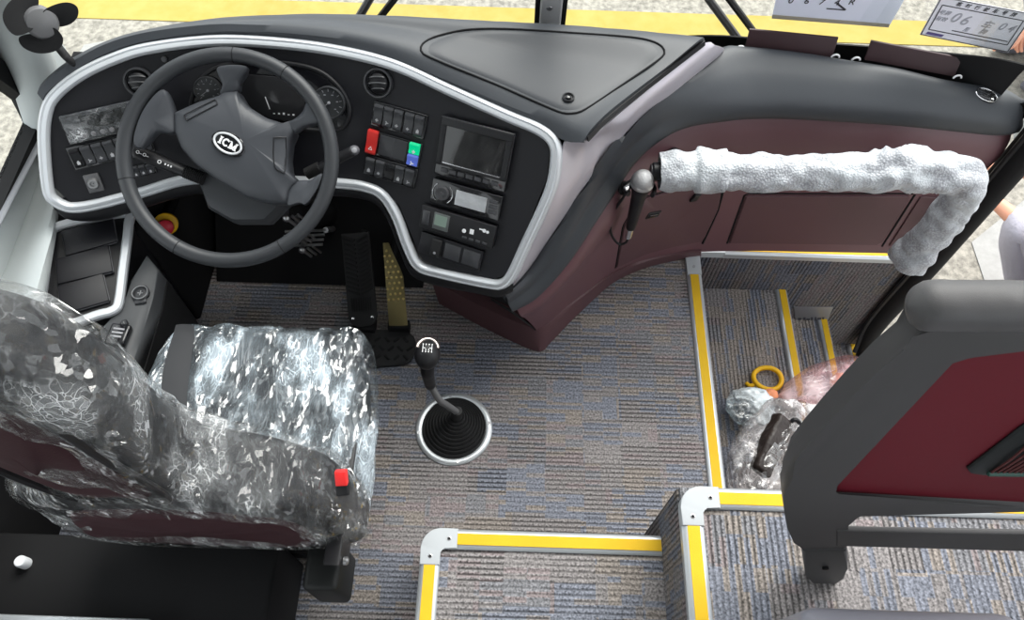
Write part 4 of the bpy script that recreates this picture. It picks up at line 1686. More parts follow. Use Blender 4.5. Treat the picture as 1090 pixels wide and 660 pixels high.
# door pull on the curved door and a latch by the seam
P, nn = onface(694, 227, 0.005)
u = (onface(704, 225)[0] - onface(684, 229)[0]).normalized()
f = Fr(P, u, nn.cross(u), nn)
mb = MB()
mb.box(f, -0.024, 0.024, -0.011, 0.011, -0.004, 0.003, 0.002)
hd = obj('pull_handle', mb, M_BLACK, d1)
mb = MB()
mb.box(f, -0.017, 0.016, -0.006, 0.005, 0.002, 0.006, 0.0018)
obj('lever', mb, M_GLOSS, d1)
P, nn = onface(740, 208, 0.004)
f = Fr(P, u, nn.cross(u), nn)
mb = MB()
mb.box(f, -0.013, 0.013, -0.016, 0.012, -0.004, 0.006, 0.003)
obj('latch', mb, M_BLACK, d1)
# oval badge / vent on the padded top
def ontop(px, py, z=0.62):
    P = atz(px, py, z)
    return P


P = ontop(1049, 102, 0.611)
fz = V((0.05, -0.25, 1)).normalized()
u = V((0.93, -0.36, 0)).normalized()
u = (u - fz * u.dot(fz)).normalized()
f = Fr(P, u, fz.cross(u), fz)
mb = MB()
mb.lathe(f, [(0.027, -0.004), (0.027, 0.003), (0.024, 0.005), (0.021, 0.003), (0.0003, 0.003)], 32, sy=0.62)
ov = obj('oval_vent', mb, M_GLOSS, con)
mb = MB()
mb.tube([f.p(0.0255 * math.cos(t), 0.0155 * math.sin(t), 0.004) for t in [2 * PI * k / 32 for k in range(32)]], 0.0012, 8, True)
for k in (-0.006, 0.0, 0.006):
    mb.box(f.at(0, k, 0.003), -0.017, 0.017, -0.0012, 0.0012, 0, 0.003)
obj('chrome_ring', mb, M_CHROME, ov)
# black trough between pad and windscreen
tr0 = [p + V((0, 0.004, -0.012)) for p in a_[int(N_ * 0.52):]]
k_ = len(tr0)
tr1 = [V((p.x, glass_y(p.x, 0.57) - 0.012, 0.572)) for p in tr0]
mb = MB()
loft(mb, [tr0, [p.lerp(q, 0.5) + V((0, 0, -0.05)) for p, q in zip(tr0, tr1)], tr1], k_, 5)
obj('trough', mb, M_BLACKM, con, solid=0.003)
fl0 = [V((p.x, p.y - 0.02, p.z - 0.02)) for p in (back[-1], back[-3], back[-5])]

# maroon flaps with white hooks behind the pad
for lab, q, hooks in (('longer maroon flap behind the padded top, close to the silver strip', ((794, 42), (887, 48), (886, 61), (793, 52)), ((788, 53), (889, 62))),
                      ('maroon flap behind the padded top, below the printed permit', ((922, 53), (1018, 72), (1016, 82), (920.5, 64)), ((911, 65), (1019, 84)))):
    bl, br = atz(*q[3], .655), atz(*q[2], .645 if q[2][0] < 900 else .618)
    if q[2][0] > 900:
        bl = atz(*q[3], .64)
    hgt = 0.040
    tl_, tr2 = bl + V((0.002, 0.018, hgt)), br + V((0.002, 0.018, hgt))
    r = thing('sun_flap', lab, 'flap', (bl + br) / 2, 'maroon flaps')
    mb = MB()
    mb.prism([bl, br, tr2, tl_], V((0, 0.006, 0.0)), 0.0015)
    obj('flap', mb, mat('flap_maroon', (0.030, 0.013, 0.016), 0.5), r)
    for hx in hooks:
        base = bl if hx == hooks[0] else br
        P = atz(*hx, base.z + 0.004)
        mb = MB()
        mb.tube([P + V((0.009 * math.cos(t), 0.002, 0.009 * math.sin(t))) for t in [PI * 0.05 + PI * 0.95 * k / 10 for k in range(11)]], 0.0022, 8)
        obj('hook', mb, M_MARK, r)

# =================================================================== STEERING
WC = atz(243, 168, 0.70)
al, yw = math.radians(31), math.radians(5)
WN = V((math.sin(yw) * math.sin(al), -math.cos(yw) * math.sin(al), math.cos(al)))
WU = WN.cross(V((0, 0, 1))).normalized() * -1
WU = V((0, 0, 1)).cross(WN).normalized()
if WU.x < 0:
    WU = -WU
WV = WN.cross(WU)
WF = Fr(WC, WU, WV, WN)
sw = thing('steering_wheel', 'large black four-spoke steering wheel with an oval badge', 'steering wheel', WC)


def onwheel(px, py, h=0.0):
    return atplane(px, py, WC + WN * h, WN)


R = 0.206
mb = MB()
mb.tube([WF.p(R * math.cos(t), R * math.sin(t)) for t in [2 * PI * k / 96 for k in range(96)]], 0.0150, 16, True, upv=WN)
rim = obj('rim', mb, M_WHEEL, sw)
for ang in (84, 54, 190, -62, -122):
    t = math.radians(ang)
    mb = MB()
    f = Fr(WF.p(R * math.cos(t), R * math.sin(t)), WF.u * math.cos(t) + WF.v * math.sin(t), WN)
    mb.tube([f.p(0.0151 * math.cos(k), 0.0151 * math.sin(k)) for k in [2 * PI * i / 28 for i in range(28)]], 0.0007, 6, True)
    obj('seam', mb, M_DEEP, rim)
HUB = [(184.4, 119.5), (210, 108), (233.6, 100.6), (237, 97), (251.8, 96), (256, 104), (264, 113), (283, 125), (302, 131), (311, 128), (313, 139), (308, 150), (306, 169), (308, 184), (317, 193.4), (308, 203), (305, 217), (286.7, 216), (264, 210.5), (233.6, 193.4), (207, 174.5), (192, 157.4), (185, 140)]
hubp = [onwheel(*p, -0.012) for p in HUB]
hc = sum(hubp, V()) / len(hubp)
mb = MB()
q = resample(hubp, 120, True)
rows = []
for s, h in ((0.97, -0.055), (1.0, -0.04), (1.0, -0.008), (0.985, 0.0), (0.95, 0.004), (0.8, 0.011), (0.55, 0.016), (0.3, 0.018), (0.02, 0.0185)):
    rows.append([hc + (p - hc) * s + WN * h for p in q])
vs = mb.grid(rows, closed_u=True)
mb.cap(vs[0])
mb.cap(vs[-1])
hub = obj('hub', mb, M_HUB, sw, smooth=50)


def hubz(P):
    """height of the domed hub above its plane at a point"""
    d = P - hc
    d -= WN * d.dot(WN)
    best, L = 0.0, d.length
    s = 1e9
    for i in range(len(q)):
        e = q[i] - hc
        e -= WN * e.dot(WN)
        if L < 1e-6:
            s = 0
            break
        if e.normalized().dot(d.normalized()) > 0.998:
            s = min(s, L / e.length)
    tab = ((0.0, 0.0185), (0.3, 0.018), (0.55, 0.016), (0.8, 0.011), (0.95, 0.004), (1.0, -0.004))
    for (s0, h0), (s1, h1) in zip(tab, tab[1:]):
        if s0 <= s <= s1:
            return h0 + (h1 - h0) * (s - s0) / (s1 - s0)
    return 0.0


def spoke(poly, dh):
    """dh = depth of the outer end below the wheel plane (0 at rim)"""
    pts = []
    for x, y, h in poly:
        pts.append(onwheel(x, y, h))
    mb = MB()
    rg = resample(spline(pts, 80, True), 56, True)
    c_ = sum(rg, V()) / len(rg)
    rows = [[c_ + (p - c_) * k + WN * h for p in rg] for k, h in ((0.0, -0.026), (0.9, -0.026), (1.0, -0.018), (1.0, -0.006), (0.96, -0.001), (0.85, 0.001), (0.5, 0.002), (0.0, 0.002))]
    mb.grid(rows, closed_u=True)
    return obj('spoke', mb, M_HUB, sw)


spoke([(234, 101, -.012), (236, 90, -.004), (231, 71, .010), (262, 70, .010), (255, 86, -.004), (252, 97, -.012)], 0)
spoke([(185, 141, -.012), (166, 141, -.006), (149, 158, .006), (141, 149, .008), (150, 120, .008), (166, 98, .008), (176, 96, .006), (185, 119, -.012)], 0)
spoke([(302, 132, -.012), (312, 127, -.012), (322, 118, -.004), (328, 104, .008), (338, 113, .009), (346, 131, .009), (338, 131, .004), (322, 135, -.006), (312, 141, -.012)], 0)
spoke([(305, 218, -.012), (307, 203, -.012), (318, 192, -.012), (330, 191, -.004), (343, 184, .008), (338, 200, .009), (326, 217, .009), (318, 216, .002)], 0)
# embossed strips on the hub
for poly in ([(198, 124), (231, 106.5), (233.5, 112.5), (201, 130)], [(293.5, 148), (305.5, 147), (305, 186), (295, 181), (293, 165)]):
    pl = [onwheel(*p, -0.012 + 0.0) for p in poly]
    pl = [p + WN * (max(hubz(p), 0.001) + 0.0012) for p in resample(pl, 24, True)]
    mb = MB()
    mb.tube(pl, 0.0011, 6, True)
    lb = obj('embossed_strip', mb, M_BLACK, hub)
# badge
P = onwheel(246.3, 155, -0.012)
P = P + WN * (hubz(P) + 0.0)
u = (onwheel(262, 163.5, -0.012) - onwheel(230.5, 146.5, -0.012)).normalized()
bf = Fr(P, u, WN.cross(u), WN)
a_x = (onwheel(262, 163.5) - onwheel(230.5, 146.5)).length / 2
b_x = a_x * 0.64
mb = MB()
mb.lathe(bf, [(a_x * 1.06, -0.004), (a_x * 1.06, 0.002), (a_x * 1.0, 0.0035), (0.0003, 0.0035)], 48, sy=0.66)
bdg = obj('badge', mb, M_GLOSS, sw)
mb = MB()
mb.tube([bf.p(a_x * 0.86 * math.cos(t), b_x * 0.84 * math.sin(t), 0.0042) for t in [2 * PI * k / 48 for k in range(48)]], a_x * 0.07, 8, True)
obj('badge_ring', mb, mat('badge_silver', (0.55, 0.56, 0.58), 0.3, metal=0.2), bdg)
mb = MB()
U = a_x / 10.0       # letter unit
def stroke(x0, y0, x1, y1, w_):
    A, B = bf.p(x0 * U, y0 * U, 0.0036), bf.p(x1 * U, y1 * U, 0.0036)
    d = (B - A).normalized()
    g = Fr(A, d, WN.cross(d), WN)
    mb.box(g, 0, (B - A).length, -w_ * U / 2, w_ * U / 2, 0, 0.0012)
# I
stroke(-4.7, -2.2, -4.7, 2.2, 1.2)
stroke(-5.7, 2.0, -3.7, 2.0, 0.6)
stroke(-5.7, -2.0, -3.7, -2.0, 0.6)
# C
pc = [(-1.1 + 1.75 * math.cos(t), 2.0 * math.sin(t)) for t in [0.75 + (2 * PI - 1.5) * k / 12 for k in range(13)]]
for (x0, y0), (x1, y1) in zip(pc, pc[1:]):
    stroke(x0, y0, x1, y1, 1.0)
stroke(0.2, 2.1, 0.2, 0.9, 0.5)
# M
stroke(1.9, -2.2, 1.9, 2.2, 0.8)
stroke(1.7, 2.1, 3.5, -2.0, 1.0)
stroke(3.5, -2.0, 5.3, 2.1, 0.8)
stroke(5.2, -2.2, 5.2, 2.2, 1.1)
for x in (1.9, 5.2):
    stroke(x - 0.95, -2.0, x + 0.95, -2.0, 0.6)
stroke(0.9, 2.05, 2.2, 2.05, 0.5)
stroke(5.0, 2.05, 6.2, 2.05, 0.5)
obj('badge_letters', mb, M_MARK, bdg)

# ---- column with its stalks
col = thing('steering_shaft', 'dark steering column shroud with two control stalks behind the wheel', 'steering column', onwheel(255, 190, -0.12))
mb = MB()
SHR = [(208, 182), (232, 168), (300, 176), (306, 218), (286, 238), (250, 238), (222, 222)]
r0 = resample([onwheel(*p, -0.080) for p in SHR], 60, True)
cen_ = sum(r0, V()) / 60
ax = V((0.01, 0.16, -0.20))
rows = [[cen_ + (p - cen_) * 0.9 + WN * 0.02 for p in r0], r0, [p - WN * 0.035 for p in r0], [cen_ + (p - cen_) * 0.92 - WN * 0.05 for p in r0], [cen_ + (p - cen_) * 0.5 + ax * 0.5 for p in r0], [cen_ + (p - cen_) * 0.4 + ax for p in r0]]
vs = mb.grid(rows, closed_u=True)
mb.cap(vs[0])
mb.cap(vs[-1])
obj('shroud', mb, mat('shroud_grey', (0.055, 0.058, 0.064), 0.45), col, smooth=35)
mb = MB()
ct = cen_ + ax * 0.9
mb.tube([ct, V((ct.x + 0.01, 1.16, 0.30)), V((ct.x + 0.015, 1.30, 0.12)), V((ct.x + 0.015, 1.395, 0.05))], [0.030, 0.034, 0.045, 0.055], 16)
obj('shaft_tube', mb, M_DEEP, col)
for k, (px, py, zz) in enumerate(((305, 232, .44), (316, 252, .33), (322, 266, .25))):
    mb = MB()
    c0 = atz(px, py, zz)
    dr = V((0.25, 0.2, -0.9)).normalized()
    for j in range(3):
        mb.tube([c0 + V((0.012 * j, 0.006 * j, 0)), c0 + V((0.012 * j, 0.006 * j, 0)) + dr * 0.045], 0.0045 - 0.0008 * j, 8)
    mb.sphere(c0, 0.010, None, 12, 8)
    mb.tube([c0, V((ct.x + 0.012, 1.2, zz + 0.02))], 0.006, 8)
    obj('linkage', mb, M_STEEL, col)
mb = MB()
c0 = atz(300, 262, .17)
for j in range(4):
    mb.tube([c0 + V((0, 0.016 * j, 0)), c0 + V((0.11, 0.016 * j + 0.01, 0.0))], 0.004, 8)
mb.tube([c0, V((c0.x, 1.27, 0.06))], 0.008, 8)
mb.tube([c0 + V((0.11, 0.058, 0)), V((c0.x + 0.11, 1.29, 0.06))], 0.008, 8)
obj('linkage', mb, M_STEEL, col)


def stalk(base, tip, rb, rt, ridges, label=None):
    d = tip - base
    mb = MB()
    n = 24
    mb.tube([base.lerp(tip, k / n) for k in range(n + 1)], [rb + (rt - rb) * min(1, k / n * 1.6) - (0.004 if k in (n,) else 0) for k in range(n + 1)], 14, flat=0.75)
    st = obj('stalk', mb, M_BLACK, col)
    mb = MB()
    mb.tube([base.lerp(tip, -0.16 + 0.34 * k / 22) for k in range(23)], [rb * (1.18 if k % 2 else 0.96) for k in range(23)], 14)
    obj('gaiter', mb, M_RIBB, st)
    return st


sb, stp = onwheel(208, 187, -0.055), onwheel(143, 161, -0.045)
st = stalk(sb, stp, 0.012, 0.0155, 8)
u = (stp - sb).normalized()
uu = -u
nn = (O - stp).normalized()
nn = (nn - uu * nn.dot(uu)).normalized()
f = Fr(sb.lerp(stp, 0.6), uu, nn.cross(uu), nn)
mb = MB()
hh = 0.0125
for a in (-0.040, -0.026):
    mb.lathe(f.at(a, 0.001, hh), [(0.0035, 0), (0.0035, 0.001), (0.0022, 0.001), (0.0022, 0)], 12, False)
    mb.box(f.at(a + 0.006, 0, hh), -0.003, 0.003, -0.0006, 0.0006, 0, 0.001)
mb.lathe(f.at(0.006, -0.001, hh), [(0.004, 0), (0.004, 0.001), (0.0026, 0.001), (0.0026, 0)], 14, False)
for a in (0.018, 0.024, 0.030):
    mb.box(f.at(a, -0.001, hh - 0.0012), -0.0012, 0.0012, -0.002, 0.002, 0, 0.001)
obj('symbols', mb, M_MARK, st)
sb, stp = onwheel(333, 182, -0.055), onwheel(377, 160, -0.035)
st = stalk(sb, stp, 0.011, 0.0125, 8)
mb = MB()
mb.sphere(stp, (0.0115, 0.0115, 0.009), None, 16, 10)
obj('end_button', mb, mat('stalk_end', (0.09, 0.09, 0.10), 0.35), st)
mb = MB()
mb.lathe(Fr(stp + (O - stp).normalized() * 0.0085, *(lambda n: (n.orthogonal(), n.cross(n.orthogonal()), n))((O - stp).normalized())), [(0.0055, 0), (0.0055, 0.002), (0.004, 0.0026), (0.0003, 0.0026)], 16)
obj('end_symbol', mb, M_GREYMARK, st)

# =================================================================== FOOTWELL
kn = aty(177, 238, 1.06)
pk = thing('parking_brake_knob', 'red knob on a yellow collar in the dark under the dashboard', 'knob', kn)
d = V((0.35, -0.75, 0.55)).normalized()
f = Fr(kn, d.orthogonal(), d.cross(d.orthogonal()), d)
mb = MB()
mb.lathe(f, [(0.027, -0.004), (0.027, 0.004), (0.022, 0.007), (0.012, 0.007)], 24)
obj('collar', mb, M_YRING, pk)
mb = MB()
mb.lathe(f, [(0.010, 0.004), (0.010, 0.018), (0.017, 0.020), (0.019, 0.026), (0.018, 0.034), (0.012, 0.039), (0.0003, 0.040)], 24)
obj('red_cap', mb, mat('deep_red', (0.45, 0.02, 0.04), 0.35), pk)
mb = MB()
mb.tube([kn - d * 0.002, kn - d * 0.06, V((kn.x, 1.40, kn.z - 0.02))], 0.014, 12)
obj('shaft', mb, M_DEEP, pk)

# brake pedal
def pedal_frame(bot, top, z0, z1):
    A = atz(*bot, z0)
    B = atz(*top, z1)
    v = (B - A).normalized()
    u = V((1, 0, 0))
    u = (u - v * u.dot(v)).normalized()
    n_ = u.cross(v)
    return Fr(A, u, v, n_), (B - A).length


bf_, L = pedal_frame((387, 346), (378, 248), 0.035, 0.17)
bp_ = thing('brake_pedal', 'long black brake pedal with a chevron tread', 'pedal', bf_.o)
mb = MB()
w_ = 0.040
out = [bf_.p(-w_, 0.02), bf_.p(-w_ * 0.8, 0.004), bf_.p(-w_ * 0.4, -0.004), bf_.p(w_ * 0.4, -0.004), bf_.p(w_ * 0.8, 0.004), bf_.p(w_, 0.02), bf_.p(w_ * 0.95, L), bf_.p(-w_ * 0.95, L)]
mb.prism([p - bf_.n * 0.010 for p in out], bf_.n * 0.012, 0.002)
pl = obj('pedal_plate', mb, M_RIBB, bp_)
for k in range(13):
    mb = MB()
    y = 0.085 + k * 0.0125
    if y > L - 0.01:
        break
    for sg in (-1, 1):
        g = bf_.at(0, y, 0.002)
        a, b = g.p(sg * 0.003, 0), g.p(sg * 0.034, 0.014)
        dd = (b - a).normalized()
        h = Fr(a, dd, bf_.n.cross(dd), bf_.n)
        mb.box(h, 0, (b - a).length, -0.0028, 0.0028, 0, 0.004)
    obj('tread', mb, M_BLACKM, pl)
mb = MB()
for k in range(9):
    mb.box(bf_.at(-0.026 + k * 0.0065, 0.058, 0.002), -0.0015, 0.0015, -0.018, 0.018, 0, 0.003)
obj('grip_lines', mb, M_BLACKM, pl)
for sg in (-1, 1):
    mb = MB()
    mb.lathe(bf_.at(sg * 0.027, 0.020, 0.001), [(0.004, 0), (0.004, 0.002), (0.0003, 0.003)], 12)
    obj('rivet', mb, M_CHROME, pl)
mb = MB()
mb.tube([bf_.p(0, L * 0.75, -0.012), bf_.p(0, L * 0.75, -0.012) + V((0, 0.06, -0.02)), V((bf_.p(0, L).x, 1.395, 0.05))], 0.012, 10)
obj('pedal_arm', mb, M_DEEP, bp_)
mb = MB()
mb.box(Fr(V((bf_.o.x, bf_.o.y, 0.001))), -0.03, 0.03, -0.012, 0.03, 0, 0.03)
obj('hinge', mb, M_DEEP, bp_)
# accelerator
af, L = pedal_frame((424, 347), (416, 258), 0.035, 0.16)
ac = thing('accelerator_pedal', 'brassy metal accelerator pedal with raised dots', 'pedal', af.o)
mb = MB()
mb.prism([p - af.n * 0.003 for p in (af.p(-0.026, 0), af.p(0.026, 0), af.p(0.026, L * 0.58), af.p(0.018, L * 0.70), af.p(0.004, L * 0.86), af.p(-0.006, L), af.p(-0.022, L))], af.n * 0.004, 0.001)
pl = obj('pedal_plate', mb, M_ACC, ac)
k = 0
for r_ in range(10):
    y = L * 0.32 + r_ * L * 0.065
    for c2 in range(3 if r_ % 2 else 4):
        x = -0.020 + c2 * 0.0135 + (0.0065 if r_ % 2 else 0)
        if y / L > 0.62 and x > 0.018 - (y / L - 0.62) * 0.085:
            continue
        mb = MB()
        mb.sphere(af.p(x, y, 0.0015), 0.0038, None, 10, 6)
        obj('grip_dot', mb, M_BRASS, pl)
mb = MB()
mb.box(Fr(V((af.o.x, af.o.y, 0.001))), -0.03, 0.03, -0.008, 0.02, 0, 0.035, 0.003)
obj('hinge', mb, M_DEEP, ac)
mb = MB()
mb.tube([af.p(-0.01, L * 0.6, -0.005), V((af.p(0, L).x, 1.395, 0.06))], 0.010, 8)
obj('pedal_rod', mb, M_DEEP, ac)
# black mounting plate left of the brake
p0_ = atz(340, 296, 0.0)
mb = MB()
mb.box(Fr(V((p0_.x, p0_.y, 0.001)), V((1, 0.03, 0)), V((-0.03, 1, 0))), -0.075, 0.045, 0, 0.20, 0, 0.012, 0.004)
pm = obj('pedal_base_plate', mb, M_BLACKM, loc=(p0_.x, p0_.y, 0))
tag(pm, 'flat black metal plate with two bright bolts on the footwell floor', 'plate')
for px in (333, 354):
    mb = MB()
    mb.lathe(Fr(atz(px, 293, 0.012)), [(0.005, 0), (0.005, 0.003), (0.0003, 0.004)], 12)
    obj('bolt', mb, M_CHROME, pm)
# heel mat
c0 = atz(408, 374, 0.0)
mt_ = thing('heel_mat', 'rounded black rubber heel pad on the carpet behind the pedals', 'mat', (c0.x, c0.y, 0))
mb = MB()
out = [atz(*p, 0.001) for p in ((370, 351), (400, 353), (430, 354), (442, 362), (442, 376), (434, 388), (412, 391), (370, 391))]
mb.prism(spline(out, 40, True), V((0, 0, 0.012)), 0.003)
obj('pad', mb, M_RIBB, mt_)
mb = MB()
for i in range(5):
    for j in range(3):
        cx_, cy_ = lerp2((392, 362), (432, 363), i / 4), j * 9.5
        P = atz(cx_[0] + (j % 2) * 4, cx_[1] + cy_ - 1, 0.0125)
        mb.box(Fr(P).rot(0.8 if (i + j) % 2 else -0.8), -0.009, 0.009, -0.003, 0.003, 0, 0.003)
obj('tread', mb, M_BLACKM, mt_)

# =================================================================== GEAR LEVER
GC = V((-0.142, 0.702, 0))
gl = thing('gear_lever', 'tall gear lever with a chrome floor ring and ribbed black boot', 'gear lever', GC)
mb = MB()
mb.lathe(Fr(GC), [(0.100, 0.0005), (0.100, 0.004), (0.097, 0.007), (0.089, 0.008), (0.084, 0.006), (0.083, 0.0005)], 56, False)
ring = obj('floor_ring', mb, M_ALU, gl)
for k in range(4):
    t = math.radians(10 + 90 * k)
    mb = MB()
    mb.lathe(Fr(GC + V((0.092 * math.cos(t), 0.092 * math.sin(t), 0.0075))), [(0.0045, 0), (0.0045, 0.0015), (0.002, 0.0015), (0.0015, 0.0005), (0.0003, 0.0005)], 12)
    obj('screw', mb, M_STEEL, ring)
mb = MB()
prof = [(0.0845, 0.001)]
for k in range(9):
    r_ = 0.083 - k * 0.0075
    prof += [(r_, 0.010 + k * 0.0065), (r_ - 0.003, 0.015 + k * 0.0065), (r_ - 0.007, 0.012 + k * 0.0065)]
prof += [(0.014, 0.085), (0.012, 0.095), (0.0003, 0.096)]
rows = []
for r_, h_ in prof:
    sh = V((0.012, 0.012, 0)) * (h_ / 0.09)
    rows.append([GC + sh + V((r_ * math.cos(t), r_ * math.sin(t), h_)) for t in [2 * PI * k / 48 for k in range(48)]])
vs = mb.grid(rows, closed_u=True)
mb.cap(vs[-1])
obj('boot', mb, M_RIBB, gl, smooth=60)
P0 = GC + V((0.012, 0.012, 0.085))
P1 = atz(468, 426, 0.19)
P2 = atz(458, 410, 0.24)
P3 = atz(455, 396, 0.30)
P4 = atz(455, 377, 0.345)
mb = MB()
mb.tube(spline([P0, P0.lerp(P1, 0.6), P1, P2], 20), 0.0085, 12)
obj('shaft', mb, mat('shaft_grey', (0.16, 0.16, 0.165), 0.4, metal=0.4), gl)
mb = MB()
mb.tube(spline([P2 - (P3 - P2) * 0.15, P2, P3, P3 + (P4 - P3) * 0.4], 16), [0.010, 0.012, 0.0135, 0.0135, 0.013, 0.0135, 0.014, 0.014, 0.0145, 0.0145, 0.015, 0.0155, 0.016, 0.016, 0.0165, 0.017], 14)
obj('collar', mb, M_BLACK, gl)
kd = (P4 - P3).normalized()
kf = Fr(P4, V((1, 0, 0)), (kd.cross(V((1, 0, 0)))).normalized(), kd)
tn = (O - P4).normalized() * 0.45 + kd * 0.55
tn.normalize()
ku = (V((1, 0, 0)) - tn * tn.x).normalized()
kt = Fr(P4 + tn * 0.008, ku, tn.cross(ku), tn)
mb = MB()
mb.sphere(P4, (0.029, 0.037, 0.032), Fr(P4, ku, tn.cross(ku), tn), 24, 16)
knb = obj('knob', mb, M_BLACK, gl)
mb = MB()
mb.tube([kt.p(0.0235 * math.cos(t), 0.0255 * math.sin(t) + 0.003, 0.0125) for t in [0.1 + PI * 0.95 * k / 20 for k in range(21)]], 0.0032, 10)
obj('chrome_trim', mb, mat('rose_chrome', (0.72, 0.62, 0.58), 0.3, metal=0.9), knb)
mb = MB()
g = kt.at(0, -0.002, 0.0225)
mb.box(g, -0.011, 0.011, -0.0006, 0.0006, 0, 0.001)
for x in (-0.010, -0.0033, 0.0033, 0.010):
    mb.box(g.at(x, 0), -0.0006, 0.0006, -0.007, 0.007, 0, 0.001)
    for y in (-0.0095, 0.0095):
        mb.box(g.at(x, y), -0.0011, 0.0011, -0.0013, 0.0013, 0, 0.001)
obj('shift_pattern', mb, M_MARK, knb)

# =================================================================== SIDE CONSOLE (left of the seat)
sc_ = thing('side_console', 'black side console with a white-edged frame between seat and driver window', 'console', (-0.95, 0.85, 0.0))
ZC = 0.45


def oncon(px, py, off=0.0):
    # panel tilts down towards the seat
    p, n_ = V((-0.95, 0.9, 0.46 + off)), V((0.25, -0.12, 1)).normalized()
    return atplane(px, py, p, n_)


CN = V((0.25, -0.12, 1)).normalized()
BZ = [(58, 243), (134, 227), (137, 240), (131, 290), (126, 325), (118, 332), (106, 335), (60, 350), (40, 345), (45, 310), (52, 262)]
bz = [oncon(*p) for p in BZ]
body = resample(bz, 60, True)
mb = MB()
bc = sum(body, V()) / 60
rows = [[p - CN * 0.004 for p in body], [p + V((0.005, 0, -0.10)) for p in body], [V((bc.x + (p.x - bc.x) * 0.95, p.y, 0.001)) for p in body]]
vs = mb.grid(rows, closed_u=True)
mb.cap(vs[0])
mb.cap(vs[-1])
obj('body', mb, M_BLACK, sc_, smooth=30)
mb = MB()
pth = spline(bz, 160, True)
mb.sweep([(-0.0095, -0.006), (-0.0095, 0.006), (-0.006, 0.010), (0.006, 0.010), (0.0095, 0.006), (0.0095, -0.006)], pth, [CN] * 160, True)
obj('frame', mb, M_WHITE, sc_)
mb = MB()
mb.box(WORLD, XL + 0.01, -0.875, 1.0, 1.37, 0.0, 0.42, 0.01)
obj('front_cover', mb, M_DEEP, sc_)
cfn = lambda x, y: oncon(x, y)
for q4 in (((66, 247), (121, 234), (125, 258), (71, 274)), ((60, 277), (116, 262), (121, 290), (62, 304)), ((62, 306), (110, 292), (117, 321), (66, 336))):
    pts = [oncon(*p, 0.001) for p in q4]
    mb = MB()
    mb.prism(pts, CN * 0.007, 0.002)
    obj('blank_panel', mb, M_PANEL, sc_)
    mb = MB()
    mb.tube([p + CN * 0.0015 for p in resample(pts, 60, True)], 0.0016, 6, True)
    obj('panel_edge', mb, mat('edge_grey', (0.10, 0.10, 0.11), 0.4), sc_)
# wedge with the sockets
WG = [(156, 271), (169, 287), (163, 318), (150, 360), (136, 405), (118, 398), (105, 352), (118, 338), (132, 328), (138, 300)]
wp = lambda x, y, o_=0.0: atplane(x, y, V((-0.8, 0.8, 0.415 + o_)), V((0.1, -0.05, 1)).normalized())
mb = MB()
mb.prism([wp(*p) for p in WG], V((0.0, 0.0, -0.05)), 0.004)
wg = obj('socket_panel', mb, mat('wedge_grey', (0.060, 0.063, 0.068), 0.45), sc_)
mb = MB()
wpts = [wp(*p) for p in WG]
mb.prism([p + V((0.002, 0, -0.05)) for p in wpts], V((0, 0, -0.352)), 0.0)
obj('socket_base', mb, M_BLACKM, sc_)
wn_ = V((0.1, -0.05, 1)).normalized()
P = wp(150, 313, 0.001)
f = Fr(P, V((1, 0, 0)), V((0, 1, 0)), wn_)
mb = MB()
mb.box(f.rot(0.25), -0.013, 0.013, -0.026, 0.020, -0.002, 0.004, 0.003)
mb.lathe(f, [(0.0195, -0.002), (0.0195, 0.006), (0.016, 0.009), (0.013, 0.006), (0.012, 0.0), (0.0003, 0.0)], 28)
so = obj('power_socket', mb, mat('socket_dark', (0.045, 0.046, 0.05), 0.35), wg)
mb = MB()
mb.tube([f.p(0.0165 * math.cos(t), 0.0165 * math.sin(t), 0.0085) for t in [2 * PI * k / 28 for k in range(28)]], 0.0012, 6, True)
mb.box(f, -0.006, 0.006, -0.001, 0.001, 0.0, 0.006)
mb.box(f, -0.001, 0.001, -0.006, 0.006, 0.0, 0.006)
obj('socket_ring', mb, M_STEEL, wg)
P = wp(128, 357, 0.001)
f = Fr(P, V((1, -0.1, 0)), V((0.1, 1, 0)), wn_)
mb = MB()
mb.box(f, -0.022, 0.022, -0.028, 0.022, -0.002, 0.016, 0.005)
mb.lathe(f.at(0.0, 0.028, 0), [(0.008, -0.002), (0.008, 0.008), (0.006, 0.010), (0.0003, 0.010)], 18)
us = obj('socket_cap', mb, M_GLOSS, wg)
mb = MB()
for k in range(3):
    mb.box(f, -0.012, 0.012, -0.012 + 0.009 * k, -0.008 + 0.009 * k, 0.015, 0.0175)
obj('cap_ribs', mb, M_GREYMARK, wg)

# =================================================================== DRIVER SEAT
seat = thing('driver_seat', 'black driver seat with maroon back wrapped in clear crinkled plastic', 'seat', (-0.52, 0.5, 0.0))
cxs = -0.525
CZ = 0.455


def taper(p):
    k = max(0, (p.y - 0.0) / 0.2)
    return V((p.x * (1 - 0.15 * k) + 0.004 * k, p.y, p.z))


def cush(p, n_):
    q = taper(p)
    if n_.z > 0.3:
        g = 0
        for gx in (-0.085, 0.085):
            g += math.exp(-((p.x - gx) / 0.008) ** 2)
        g += math.exp(-((p.y - 0.005) / 0.008) ** 2)
        q.z -= 0.007 * min(g, 1)
    return q


C0 = V((-0.522, 0.555, CZ - 0.07))
obj('cushion', rbox(C0, (0.468, 0.39, 0.14), 0.045, 60, cush), M_SEAT, seat, smooth=70)


def cfilm(p, n_):
    q = taper(p)
    w_ = wrinkle(V((p.x * 1.5, p.y * 0.8, p.z)) + V((p.x * 0.0, -p.x * 0.6, 0)), 0.010, 11, 3.1)
    return q + n_ * (0.007 + max(w_, -0.005))


obj('cushion_film', rbox(C0, (0.482, 0.402, 0.15), 0.048, 90, cfilm), M_FILMC, seat, smooth=70)
